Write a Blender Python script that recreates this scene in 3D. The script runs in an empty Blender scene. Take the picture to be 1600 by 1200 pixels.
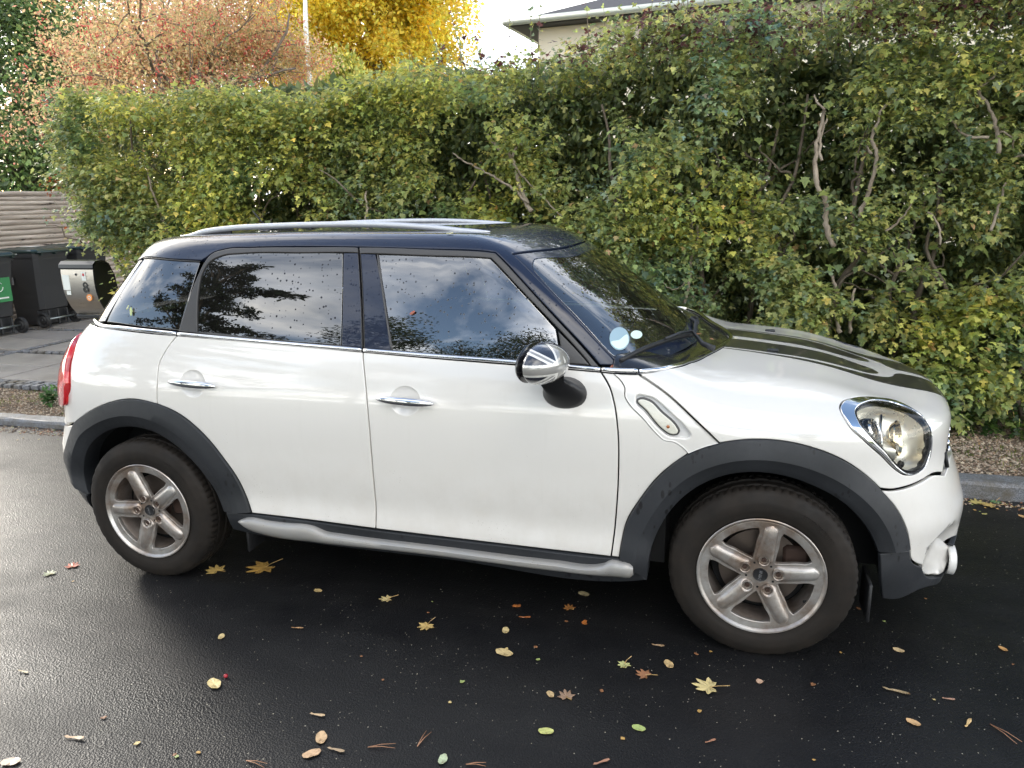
import bpy, math, random
import numpy as np
from mathutils import Vector, Matrix
from mathutils.geometry import delaunay_2d_cdt
scene = bpy.context.scene
random.seed(7); RNG = np.random.default_rng(7)
# ---------------------------------------------------------------- camera
CAM = np.array([2.452, -3.483, 1.641]); YAW, PITCH, ROLL, FPX = -.281, .238, -.021, 1202.
def cam_axes():
    cy, sy, cp, sp = math.cos(YAW), math.sin(YAW), math.cos(PITCH), math.sin(PITCH)
    f = np.array([sy*cp, cy*cp, -sp]); r = np.array([cy, -sy, 0.]); u = np.cross(r, f)
    cr, sr = math.cos(ROLL), math.sin(ROLL)
    return cr*r+sr*u, -sr*r+cr*u, f
CR, CU, CF = cam_axes()
cd = bpy.data.cameras.new('camera'); cam = bpy.data.objects.new('camera', cd)
scene.collection.objects.link(cam); scene.camera = cam
cam.matrix_world = Matrix([[CR[i], CU[i], -CF[i], CAM[i]] for i in range(3)] + [[0, 0, 0, 1]])
cd.sensor_width = 36; cd.lens = FPX/1600*36; cd.clip_end = 800; cd.clip_start = .05
# ---------------------------------------------------------------- world: sky with broken cloud, sun
SUN_AZ = math.atan2(.47, -.88)      # sun stands to the left beyond the hedge (direction in the xy plane)
SUN_EL = math.radians(22)
SKY_STRENGTH, SUN_STRENGTH, EXPOSURE = .15, 1.0, 1.22
world = bpy.data.worlds.new('World'); scene.world = world; world.use_nodes = True
wt = world.node_tree; wt.nodes.clear()
def wn(t, **k):
    n = wt.nodes.new(t)
    for a, b in k.items(): setattr(n, a, b)
    return n
w_out = wn('ShaderNodeOutputWorld'); w_bg = wn('ShaderNodeBackground'); w_bg.inputs[1].default_value = SKY_STRENGTH
w_sky = wn('ShaderNodeTexSky', sky_type='NISHITA', sun_disc=False)
w_sky.sun_elevation = SUN_EL; w_sky.sun_rotation = math.atan2(math.cos(SUN_AZ), math.sin(SUN_AZ))
w_sky.air_density = 1.0; w_sky.dust_density = 1.2
w_tc = wn('ShaderNodeTexCoord')
w_sep = wn('ShaderNodeSeparateXYZ'); wt.links.new(w_tc.outputs['Generated'], w_sep.inputs[0])
w_z = wn('ShaderNodeMath', operation='ADD'); w_z.inputs[1].default_value = .12; wt.links.new(w_sep.outputs[2], w_z.inputs[0])
w_dx = wn('ShaderNodeMath', operation='DIVIDE'); w_dy = wn('ShaderNodeMath', operation='DIVIDE')
wt.links.new(w_sep.outputs[0], w_dx.inputs[0]); wt.links.new(w_z.outputs[0], w_dx.inputs[1])
wt.links.new(w_sep.outputs[1], w_dy.inputs[0]); wt.links.new(w_z.outputs[0], w_dy.inputs[1])
w_cmb = wn('ShaderNodeCombineXYZ'); wt.links.new(w_dx.outputs[0], w_cmb.inputs[0]); wt.links.new(w_dy.outputs[0], w_cmb.inputs[1])
w_n1 = wn('ShaderNodeTexNoise'); w_n1.inputs['Scale'].default_value = .62; w_n1.inputs['Detail'].default_value = 7; w_n1.inputs['Roughness'].default_value = .55; w_n1.inputs['Distortion'].default_value = .4
wt.links.new(w_cmb.outputs[0], w_n1.inputs['Vector'])
w_r1 = wn('ShaderNodeMapRange'); w_r1.inputs['From Min'].default_value = .39; w_r1.inputs['From Max'].default_value = .54
w_el = wn('ShaderNodeMath', operation='MULTIPLY_ADD'); w_el.inputs[1].default_value = -.13; wt.links.new(w_sep.outputs[2], w_el.inputs[0]); wt.links.new(w_n1.outputs['Fac'], w_el.inputs[2]); wt.links.new(w_el.outputs[0], w_r1.inputs['Value'])
w_n2 = wn('ShaderNodeTexNoise'); w_n2.inputs['Scale'].default_value = 1.3; w_n2.inputs['Detail'].default_value = 6
wt.links.new(w_cmb.outputs[0], w_n2.inputs['Vector'])
w_cr = wn('ShaderNodeValToRGB'); w_cr.color_ramp.elements[0].position = .33; w_cr.color_ramp.elements[0].color = (6.6, 7.6, 9.4, 1)
w_cr.color_ramp.elements[1].position = .62; w_cr.color_ramp.elements[1].color = (18.0, 17.0, 15.2, 1)
wt.links.new(w_n2.outputs['Fac'], w_cr.inputs['Fac'])
w_mx = wn('ShaderNodeMix', data_type='RGBA')
wt.links.new(w_r1.outputs[0], w_mx.inputs['Factor']); wt.links.new(w_sky.outputs[0], w_mx.inputs['A']); wt.links.new(w_cr.outputs[0], w_mx.inputs['B'])
wt.links.new(w_mx.outputs['Result'], w_bg.inputs[0]); wt.links.new(w_bg.outputs[0], w_out.inputs[0])
sd = bpy.data.lights.new('sun', 'SUN'); sd.energy = SUN_STRENGTH; sd.angle = math.radians(11); sd.color = (1, .93, .82)
sun = bpy.data.objects.new('sun', sd); scene.collection.objects.link(sun)
_sdir = Vector((math.cos(SUN_AZ)*math.cos(SUN_EL), math.sin(SUN_AZ)*math.cos(SUN_EL), math.sin(SUN_EL)))
sun.rotation_euler = _sdir.to_track_quat('Z', 'Y').to_euler(); sun.location = (-6, 8, 8)
scene.view_settings.view_transform = 'Standard'; scene.view_settings.look = 'None'
scene.view_settings.exposure = EXPOSURE; scene.view_settings.gamma = 1
scene.cycles.max_bounces = 8; scene.cycles.transparent_max_bounces = 12; scene.cycles.use_denoising = True
scene.cycles.sample_clamp_indirect = 6
# ---------------------------------------------------------------- helpers: objects
COL = scene.collection
def tag(o, label=None, cat=None, group=None, kind=None):
    if label: o['label'] = label
    if cat: o['category'] = cat
    if group: o['group'] = group
    if kind: o['kind'] = kind
    return o
def empty(name, loc=(0, 0, 0), rz=0, **k):
    o = bpy.data.objects.new(name, None); COL.objects.link(o); o.location = loc; o.rotation_euler = (0, 0, rz)
    o.empty_display_size = .1
    return tag(o, **k)
def link(name, me, mat=None, parent=None):
    o = bpy.data.objects.new(name, me); COL.objects.link(o)
    if parent is not None: o.parent = parent
    if mat is not None and len(me.materials) == 0: me.materials.append(mat)
    return o
def mesh_np(name, V, F, smooth=False, normals=None, mi=None, mats=None):
    """V (n,3) array, F list of faces or (m,k) int array"""
    me = bpy.data.meshes.new(name); V = np.asarray(V, dtype=np.float32)
    if isinstance(F, np.ndarray):
        m, k = F.shape
        me.vertices.add(len(V)); me.vertices.foreach_set('co', V.ravel())
        me.loops.add(m*k); me.loops.foreach_set('vertex_index', F.astype(np.int32).ravel())
        me.polygons.add(m); me.polygons.foreach_set('loop_start', np.arange(0, m*k, k, dtype=np.int32))
        me.polygons.foreach_set('loop_total', np.full(m, k, dtype=np.int32))
        me.update(calc_edges=True)
    else:
        me.from_pydata(V.tolist(), [], F); me.update()
    me.polygons.foreach_set('use_smooth', np.full(len(me.polygons), bool(smooth)))
    if mats:
        for mt in mats: me.materials.append(mt)
    if mi is not None: me.polygons.foreach_set('material_index', np.asarray(mi, dtype=np.int32))
    if normals is not None: me.normals_split_custom_set_from_vertices(np.asarray(normals, dtype=np.float32))
    return me
class MB:
    """collects simple shapes, builds ONE mesh object"""
    def __init__(s): s.v = []; s.f = []
    def add(s, V, F):
        b = len(s.v); s.v += [tuple(map(float, p)) for p in V]; s.f += [tuple(int(b+i) for i in f) for f in F]; return s
    def box(s, c, d, rz=0, bev=0, M=None):
        x, y, z = [q/2 for q in d]; b = min(bev, x*.49, y*.49, z*.49)
        if b <= 0:
            P = [(i*x, j*y, k*z) for k in (-1, 1) for j in (-1, 1) for i in (-1, 1)]
            F = [(0, 2, 3, 1), (4, 5, 7, 6), (0, 1, 5, 4), (2, 6, 7, 3), (0, 4, 6, 2), (1, 3, 7, 5)]
        else:
            P = []; idx = {}
            for i in (-1, 1):
                for j in (-1, 1):
                    for k in (-1, 1):
                        idx[i, j, k] = len(P); P += [(i*x, j*(y-b), k*(z-b)), (i*(x-b), j*y, k*(z-b)), (i*(x-b), j*(y-b), k*z)]
            F = []
            for a in (-1, 1):
                F.append([idx[a, -1, -1], idx[a, a, -1] if 0 else idx[a, 1, -1], idx[a, 1, 1], idx[a, -1, 1]][::a])
                F.append([idx[-1, a, -1]+1, idx[-1, a, 1]+1, idx[1, a, 1]+1, idx[1, a, -1]+1][::a])
                F.append([idx[-1, -1, a]+2, idx[1, -1, a]+2, idx[1, 1, a]+2, idx[-1, 1, a]+2][::a])
            for a in (-1, 1):
                for c2 in (-1, 1):
                    F.append([idx[a, c2, -1], idx[a, c2, 1], idx[a, c2, 1]+1, idx[a, c2, -1]+1][::-a*c2])
                    F.append([idx[a, -1, c2], idx[a, 1, c2], idx[a, 1, c2]+2, idx[a, -1, c2]+2][::a*c2])
                    F.append([idx[-1, a, c2]+1, idx[1, a, c2]+1, idx[1, a, c2]+2, idx[-1, a, c2]+2][::-a*c2])
                    for k in (-1, 1):
                        q = idx[a, c2, k]; F.append([q, q+1, q+2][::a*c2*k])
        cz, sz = math.cos(rz), math.sin(rz)
        Q = [(c[0]+p[0]*cz-p[1]*sz, c[1]+p[0]*sz+p[1]*cz, c[2]+p[2]) for p in P]
        if M is not None: Q = [tuple(M @ Vector(q)) for q in Q]
        return s.add(Q, F)
    def tube(s, pts, r, n=8, cap=True, closed=False, squash=None):
        P = [np.array(p, float) for p in pts]; m = len(P)
        rr = r if hasattr(r, '__len__') else [r]*m
        up = np.array([0, 0, 1.]); V = []; F = []; prev = None
        for i in range(m):
            a = P[(i-1) % m] if (closed or i) else P[i]; b = P[(i+1) % m] if (closed or i < m-1) else P[i]
            t = b-a; t = t/(np.linalg.norm(t)+1e-12)
            if prev is None:
                q = up if abs(t[2]) < .9 else np.array([1., 0, 0]); e1 = np.cross(t, q)
            else: e1 = prev-t*np.dot(prev, t)
            e1 /= np.linalg.norm(e1)+1e-12; prev = e1; e2 = np.cross(e1, t)
            s1, s2 = squash if squash else (1, 1)
            for j in range(n):
                a_ = 2*math.pi*j/n; V.append(P[i]+(e1*math.cos(a_)*s1+e2*math.sin(a_)*s2)*rr[i])
        for i in range(m if closed else m-1):
            for j in range(n):
                i2 = (i+1) % m; F.append((i*n+j, i2*n+j, i2*n+(j+1) % n, i*n+(j+1) % n))
        if cap and not closed:
            F.append(tuple(range(n))); F.append(tuple((m-1)*n+j for j in range(n))[::-1])
        return s.add(V, F)
    def lathe(s, prof, n=32, O=(0, 0, 0), axis='z', arc=None, cap=False):
        """prof: list of (radius, height along axis)"""
        V = []; F = []; m = len(prof)
        for (r, h) in prof:
            for j in range(n):
                a = 2*math.pi*j/n; c, q = r*math.cos(a), r*math.sin(a)
                p = (c, q, h) if axis == 'z' else ((c, h, q) if axis == 'y' else (h, c, q))
                V.append((O[0]+p[0], O[1]+p[1], O[2]+p[2]))
        fl = axis == 'y'
        for i in range(m-1):
            for j in range(n):
                f = (i*n+j, i*n+(j+1) % n, (i+1)*n+(j+1) % n, (i+1)*n+j); F.append(f[::-1] if fl else f)
        if cap: F.append(tuple(range(n))[::-1]); F.append(tuple((m-1)*n+j for j in range(n)))
        return s.add(V, F)
    def prism(s, poly, h0, h1, M=None):
        """poly in local xy extruded in z h0..h1, M maps to world"""
        n = len(poly); V = [(p[0], p[1], h0) for p in poly]+[(p[0], p[1], h1) for p in poly]
        F = [tuple(range(n))[::-1], tuple(range(n, 2*n))]+[(i, (i+1) % n, n+(i+1) % n, n+i) for i in range(n)]
        if M is not None: V = [tuple(M @ Vector(v)) for v in V]
        return s.add(V, F)
    def mesh(s, name, smooth=False, angle=None):
        me = mesh_np(name, s.v, s.f, smooth)
        if angle is not None:
            me.polygons.foreach_set('use_smooth', np.full(len(me.polygons), True)); me.set_sharp_from_angle(angle=math.radians(angle))
        return me
    def build(s, name, mat=None, parent=None, smooth=False, angle=None):
        return link(name, s.mesh(name, smooth, angle), mat, parent)
def copy_tree(o, parent=None):
    c = o.copy(); COL.objects.link(c)
    if parent is not None: c.parent = parent
    for ch in list(o.children): copy_tree(ch, c)
    return c
# ---------------------------------------------------------------- helpers: materials
class NT:
    def __init__(s, name):
        s.m = bpy.data.materials.new(name); s.m.use_nodes = True; s.t = s.m.node_tree; s.t.nodes.clear()
        s.out = s.n('ShaderNodeOutputMaterial'); s._tc = None
    def n(s, t, **k):
        q = s.t.nodes.new(t)
        for a, b in k.items(): setattr(q, a, b)
        return q
    def l(s, a, b): s.t.links.new(a, b); return s
    def put(s, inp, v):
        if isinstance(v, bpy.types.NodeSocket): s.l(v, inp)
        elif v is not None: inp.default_value = v
    def co(s, which='Object'):
        if s._tc is None: s._tc = s.n('ShaderNodeTexCoord')
        return s._tc.outputs[which]
    def map(s, vec, scale=(1, 1, 1), loc=(0, 0, 0), rot=(0, 0, 0)):
        q = s.n('ShaderNodeMapping'); s.l(vec, q.inputs[0]); q.inputs['Scale'].default_value = scale; q.inputs['Location'].default_value = loc; q.inputs['Rotation'].default_value = rot
        return q.outputs[0]
    def noise(s, scale, detail=4, rough=.5, vec=None, out='Fac', dist=0):
        q = s.n('ShaderNodeTexNoise'); s.l(vec if vec is not None else s.co(), q.inputs['Vector'])
        q.inputs['Scale'].default_value = scale; q.inputs['Detail'].default_value = detail; q.inputs['Roughness'].default_value = rough; q.inputs['Distortion'].default_value = dist
        return q.outputs[out]
    def vor(s, scale, vec=None, out='Distance', rnd=1, feature='F1'):
        q = s.n('ShaderNodeTexVoronoi', feature=feature); s.l(vec if vec is not None else s.co(), q.inputs['Vector'])
        q.inputs['Scale'].default_value = scale; q.inputs['Randomness'].default_value = rnd
        return q.outputs[out]
    def ramp(s, fac, stops, interp='LINEAR'):
        q = s.n('ShaderNodeValToRGB'); s.l(fac, q.inputs[0]); cr = q.color_ramp; cr.interpolation = interp
        while len(cr.elements) < len(stops): cr.elements.new(.5)
        for e, (p, c) in zip(cr.elements, stops):
            e.position = p; e.color = (c, c, c, 1) if not hasattr(c, '__len__') else tuple(c[:3])+(1,)
        return q.outputs[0]
    def mr(s, v, a, b, c=0, d=1):
        q = s.n('ShaderNodeMapRange'); s.put(q.inputs[0], v); q.inputs[1].default_value = a; q.inputs[2].default_value = b; q.inputs[3].default_value = c; q.inputs[4].default_value = d
        return q.outputs[0]
    def math(s, op, a, b=None, c=None):
        q = s.n('ShaderNodeMath', operation=op); s.put(q.inputs[0], a)
        if b is not None: s.put(q.inputs[1], b)
        if c is not None: s.put(q.inputs[2], c)
        return q.outputs[0]
    def mix(s, f, a, b, mode='MIX'):
        q = s.n('ShaderNodeMix', data_type='RGBA', blend_type=mode)
        s.put(q.inputs['Factor'], f)
        for nm, v in (('A', a), ('B', b)):
            if hasattr(v, '__len__') and not isinstance(v, bpy.types.NodeSocket): v = tuple(v[:3])+(1,)
            s.put(q.inputs[nm], v)
        return q.outputs['Result']
    def bump(s, h, st=.3, dist=.01, nrm=None):
        q = s.n('ShaderNodeBump'); s.l(h, q.inputs['Height']); q.inputs['Strength'].default_value = st; q.inputs['Distance'].default_value = dist
        if nrm is not None: s.l(nrm, q.inputs['Normal'])
        return q.outputs[0]
    def pr(s, col=(.5, .5, .5), rough=.5, metal=0, nrm=None, coat=0, coat_r=.03, spec=None, ior=None, trans=0, alpha=None, out=True, em=None, ems=0):
        q = s.n('ShaderNodeBsdfPrincipled')
        if hasattr(col, '__len__') and not isinstance(col, bpy.types.NodeSocket): col = tuple(col[:3])+(1,)
        s.put(q.inputs['Base Color'], col); s.put(q.inputs['Roughness'], rough); s.put(q.inputs['Metallic'], metal)
        if nrm is not None: s.l(nrm, q.inputs['Normal'])
        s.put(q.inputs['Coat Weight'], coat); q.inputs['Coat Roughness'].default_value = coat_r
        if spec is not None: s.put(q.inputs['Specular IOR Level'], spec)
        if ior: q.inputs['IOR'].default_value = ior
        if trans: q.inputs['Transmission Weight'].default_value = trans
        if alpha is not None: s.put(q.inputs['Alpha'], alpha)
        if out: s.l(q.outputs[0], s.out.inputs[0])
        s.p = q
        return q
def simple(name, col, rough=.5, metal=0, coat=0, bump=None, vary=0, **k):
    t = NT(name); c = col; nrm = None
    if vary: c = t.mix(t.noise(6, 5), tuple(x*(1-vary) for x in col), tuple(min(1, x*(1+vary)) for x in col))
    if bump: nrm = t.bump(t.noise(bump[0], 5, .6), bump[1], .004)
    t.pr(c, rough, metal, nrm, coat, **k); return t.m
# ---------------------------------------------------------------- car surfaces: implicit body, panels cut from it
class Spl:
    def __init__(s, pts):
        x = np.array([p[0] for p in pts], float); y = np.array([p[1] for p in pts], float); n = len(x); h = np.diff(x)
        A = np.eye(n); b = np.zeros(n)
        for i in range(1, n-1):
            A[i, i-1] = h[i-1]; A[i, i] = 2*(h[i-1]+h[i]); A[i, i+1] = h[i]; b[i] = 6*((y[i+1]-y[i])/h[i]-(y[i]-y[i-1])/h[i-1])
        s.x, s.y, s.m, s.h = x, y, np.linalg.solve(A, b), h
    def __call__(s, t):
        t = np.asarray(t, float); tc = np.clip(t, s.x[0], s.x[-1]); i = np.clip(np.searchsorted(s.x, tc)-1, 0, len(s.h)-1)
        h = s.h[i]; a = (s.x[i+1]-tc)/h; b = (tc-s.x[i])/h
        v = a*s.y[i]+b*s.y[i+1]+((a**3-a)*s.m[i]+(b**3-b)*s.m[i+1])*h*h/6
        d0 = (s.y[1]-s.y[0])/s.h[0]-s.h[0]*(2*s.m[0]+s.m[1])/6; d1 = (s.y[-1]-s.y[-2])/s.h[-1]+s.h[-1]*(s.m[-2]+2*s.m[-1])/6
        return v+np.where(t < s.x[0], (t-s.x[0])*d0, 0)+np.where(t > s.x[-1], (t-s.x[-1])*d1, 0)
def smax(a, b, k):
    h = np.maximum(k-np.abs(a-b), 0)/k
    return np.maximum(a, b)+h**3*k/6
belt = Spl([(-.7, 1.20), (-.14, 1.150), (.246, 1.119), (1.096, 1.079), (2.02, 1.043), (2.3, 1.035)])
SB = Spl([(.10, .80), (.25, .845), (.34, .871), (.42, .862), (.52, .867), (.65, .875), (.78, .879), (.88, .872), (.97, .852), (1.05, .828), (1.15, .792), (1.25, .750)])
def S_side(x, z):
    fr = np.maximum(x-1.9, 0); re = np.maximum(.5-x, 0)
    return SB(z)-.030*fr**2-.055*re**2
NC = Spl([(.10, 3.3114), (.20, 3.3439), (.32, 3.3632), (.45, 3.3753), (.60, 3.3414), (.72, 3.3064), (.85, 3.3169), (1.0, 3.2589), (1.1, 3.1925)])
def N_front(ay, z): return NC(z)-.216*ay**2-.418*ay**4
TC = Spl([(1.6, 1.0572), (2, 1.0452), (2.3, 1.0312), (2.46, 1.0217), (2.62, 1.0053), (2.85, .9678), (3.03, .9161), (3.18, .8872), (3.3, .8697), (3.36, .8608)])
def T_top(x, ay):
    # shoulder ridge over the lamps and a shallow valley inboard of it
    w = np.clip((x-2.25)/.7, 0, 1); w = w*w*(3-2*w)
    rid = np.exp(-((ay-.60)/.11)**2)*.012*w
    base = TC(x)-.072*ay**2-.053*ay**4
    q = np.clip((2.5-x)/.5, 0, 1); q = q*q*(3-2*q)
    return base+rid+np.maximum(belt(x)+.06-base, 0)*q*np.clip(ay/.6, 0, 1)**2
RC = Spl([(.1, -.5055), (.25, -.6225), (.4, -.6996), (.52, -.7255), (.65, -.6796), (.85, -.6527), (1, -.5931), (1.15, -.4499), (1.25, -.3289)])
def R_rear(ay, z): return RC(z)+.108*ay**2+.092*ay**4
def F_body(P):
    x, y, z = P[..., 0], P[..., 1], P[..., 2]; ay = np.abs(y)
    a = ay-S_side(x, z)
    m = smax(a, x-N_front(ay, z), .50)
    m = smax(m, R_rear(ay, z)-x, .45)
    t = (z-T_top(x, ay))/np.sqrt(1+.25*np.clip((x-2.7)/.5, 0, 1))
    m = smax(m, t, .17)
    return smax(m, .09-z, .05)
# greenhouse
GS = Spl([(.9, .862), (1.0, .838), (1.1, .812), (1.2, .779), (1.3, .740), (1.4, .694), (1.5, .640)])
def G_side(x, z):
    fr = np.maximum(x-1.35, 0); re = np.maximum(.6-x, 0)
    return GS(z)-.07*fr**2-.10*re**2-.012
TR = Spl([(-.6, 1.4313), (-.35, 1.4736), (-.1, 1.4982), (.3, 1.5164), (.8, 1.5230), (1.2, 1.5192), (1.5, 1.5138), (1.7, 1.5053), (1.9, 1.4774)])
WC = Spl([(.95, 2.3822), (1.05, 2.2848), (1.15, 2.1756), (1.25, 2.0422), (1.35, 1.8955), (1.45, 1.7390), (1.55, 1.5392)])
RG = Spl([(.95, -.5975), (1.1, -.5081), (1.25, -.3791), (1.38, -.2670), (1.5, -.1735)])
def F_green(P):
    x, y, z = P[..., 0], P[..., 1], P[..., 2]; ay = np.abs(y)
    a = (ay-G_side(x, z))/1.08
    wf = (x-(WC(z)+.012-.32*ay**2-.06*ay**4))/1.7
    m = smax(a, wf, .10)
    m = smax(m, (RG(z)+.12*ay**2+.25*ay**4-x)/1.12, .30)
    return smax(m, z-(TR(x)-.012*ay**2-.03*ay**4), .115)
def F_all(P): return np.minimum(F_body(P), F_green(P))
def cast(F, O, D, t0, t1, n=70):
    ts = np.linspace(t0, t1, n); N = len(O); lo = np.full(N, t0); hi = np.full(N, np.nan)
    prev = F(O+D*t0); found = np.zeros(N, bool)
    for i in range(1, n):
        v = F(O+D*ts[i]); hit = (~found) & (v <= 0) & (prev > 0)
        lo[hit] = ts[i-1]; hi[hit] = ts[i]; found |= hit; prev = v
    hi[~found] = t1; lo[~found] = t1-1e-6
    for _ in range(22):
        m = (lo+hi)/2; v = F(O+D*m[:, None]); s = v > 0; lo = np.where(s, m, lo); hi = np.where(s, hi, m)
    return O+D*hi[:, None], found
def grad(F, P, e=1.5e-3):
    G = np.stack([F(P+np.eye(3)[i]*e)-F(P-np.eye(3)[i]*e) for i in range(3)], -1)
    return G/(np.linalg.norm(G, axis=-1, keepdims=True)+1e-12)
def px_ray(pts):
    p = np.array([[q[0], q[1]] for q in pts], float)
    D = CF+np.outer((p[:, 0]-800)/FPX, CR)-np.outer((p[:, 1]-600)/FPX, CU)
    return np.tile(CAM, (len(p), 1)), D/np.linalg.norm(D, axis=1, keepdims=True)
def px_on(F, pts):
    """photo pixels -> points on the surface F=0 (nearest approach if the ray misses)"""
    O, D = px_ray(pts); P, ok = cast(F, O, D, 2.2, 6.5, 170)
    if not ok.all():
        ts = np.linspace(2.2, 6.0, 500)
        for i in np.where(~ok)[0]:
            v = F(O[i]+np.outer(ts, D[i])); P[i] = O[i]+D[i]*ts[int(np.argmin(v))]
    return P
def px_y(pts, Y):
    O, D = px_ray(pts); return O+D*((Y-O[:, 1])/D[:, 1])[:, None]
def px_z(pts, Z):
    O, D = px_ray(pts); return O+D*((Z-O[:, 2])/D[:, 2])[:, None]
class Side:
    def dom(s, P): return P[:, [0, 2]]
    def ray(s, uv): n = len(uv); return np.stack([uv[:, 0], np.full(n, -1.3), uv[:, 1]], 1), np.tile([0., 1, 0], (n, 1)), 0, 1.29
class Top:
    def dom(s, P): return P[:, [0, 1]]
    def ray(s, uv): n = len(uv); return np.stack([uv[:, 0], uv[:, 1], np.full(n, 2.)], 1), np.tile([0., 0, -1], (n, 1)), 0, 1.7
class Cen:
    """azimuthal equidistant projection about direction d0 from centre C"""
    def __init__(s, C, d0, R=1.):
        s.C = np.array(C, float); d = np.array(d0, float); s.d = d/np.linalg.norm(d); s.R = R
        e = np.array([0, 1., 0]) if abs(s.d[1]) < .9 else np.array([1., 0, 0]); e1 = np.cross(e, s.d); e1 /= np.linalg.norm(e1); s.e1 = e1; s.e2 = np.cross(s.d, e1)
    def dom(s, P):
        q = P-s.C; q = q/np.linalg.norm(q, axis=1, keepdims=True); c = np.arccos(np.clip(q@s.d, -1, 1)); a, b = q@s.e1, q@s.e2; r = np.sqrt(a*a+b*b)+1e-12
        return np.stack([a/r*c, b/r*c], 1)*s.R
    def ray(s, uv):
        c = np.linalg.norm(uv, axis=1)/s.R; n = uv/(np.linalg.norm(uv, axis=1, keepdims=True)+1e-12)
        q = np.outer(np.cos(c), s.d)+(np.sin(c)*n[:, 0])[:, None]*s.e1+(np.sin(c)*n[:, 1])[:, None]*s.e2
        return s.C+q*2.2, -q, 0, 2.15
SIDE, TOP = Side(), Top()
def smooth_line(P, corner, closed=True, step=.012):
    """Catmull-Rom through P (n,d); corner[i] True breaks the tangent"""
    n = len(P); out = []; isc = []
    segs = n if closed else n-1
    for i in range(segs):
        p1, p2 = P[i], P[(i+1) % n]
        p0 = P[(i-1) % n] if (closed or i > 0) else p1; p3 = P[(i+2) % n] if (closed or i < n-2) else p2
        L = np.linalg.norm(p2-p1); m = max(1, int(math.ceil(L/step)))
        def tang(a, b, c, brk, own):
            if brk: return own
            la, lb = np.linalg.norm(b-a)+1e-9, np.linalg.norm(c-b)+1e-9
            return ((b-a)/la*lb+(c-b)/lb*la)/(la+lb)
        c1, c2 = corner[i], corner[(i+1) % n]; d = (p2-p1)/(L+1e-9)
        t1 = tang(p0, p1, p2, c1 or (not closed and i == 0), None); t2 = tang(p1, p2, p3, c2 or (not closed and i == n-2), None)
        if t1 is None and t2 is None: t1 = t2 = d
        elif t1 is None: t1 = 1.5*d-.5*t2
        elif t2 is None: t2 = 1.5*d-.5*t1
        for k in range(m):
            u = k/m; h00 = 2*u**3-3*u*u+1; h10 = u**3-2*u*u+u; h01 = -2*u**3+3*u*u; h11 = u**3-u*u
            out.append(h00*p1+h10*L*t1+h01*p2+h11*L*t2)
    if not closed: out.append(P[-1])
    return np.array(out)
def inset(Q, d):
    """offset a closed polygon inwards by d (counter clockwise polygons)"""
    if d == 0: return Q.copy()
    n = len(Q); e = np.roll(Q, -1, 0)-Q; L = np.linalg.norm(e, axis=1, keepdims=True); e = e/(L+1e-12)
    nr = np.stack([-e[:, 1], e[:, 0]], 1); n0 = np.roll(nr, 1, 0); b = n0+nr; bl = np.linalg.norm(b, axis=1, keepdims=True)+1e-9; b = b/bl
    c = np.clip((b*nr).sum(1, keepdims=True), .45, 1)
    return Q+b*d/c
def area(Q): x, y = Q[:, 0], Q[:, 1]; return .5*np.sum(x*np.roll(y, -1)-np.roll(x, -1)*y)
def clean(Q, eps):
    keep = [0]
    for i in range(1, len(Q)):
        if np.linalg.norm(Q[i]-Q[keep[-1]]) > eps: keep.append(i)
    if len(keep) > 1 and np.linalg.norm(Q[keep[-1]]-Q[0]) <= eps: keep.pop()
    return Q[keep]
def inside(pts, Q):
    x, y = pts[:, 0], pts[:, 1]; c = np.zeros(len(pts), bool); a = Q; b = np.roll(Q, -1, 0)
    for (x1, y1), (x2, y2) in zip(a, b):
        if y1 == y2: continue
        k = ((y1 > y) != (y2 > y)) & (x < (x2-x1)*(y-y1)/(y2-y1)+x1); c ^= k
    return c
def outline(spec, F=None, dom=SIDE, step=.012, closed=True):
    """spec: list of (px, py[, 1=corner]) in photo pixels, or ('w', x, y, z[, 1]) in car metres"""
    P = []; cor = []
    for q in spec:
        if q[0] == 'w': P.append(q[1:4]); cor.append(len(q) > 4 and bool(q[4]))
        else: P.append(px_on(F, [q])[0]); cor.append(len(q) > 2 and bool(q[2]))
    return smooth_line(dom.dom(np.array(P, float)), cor, closed, step)
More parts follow.
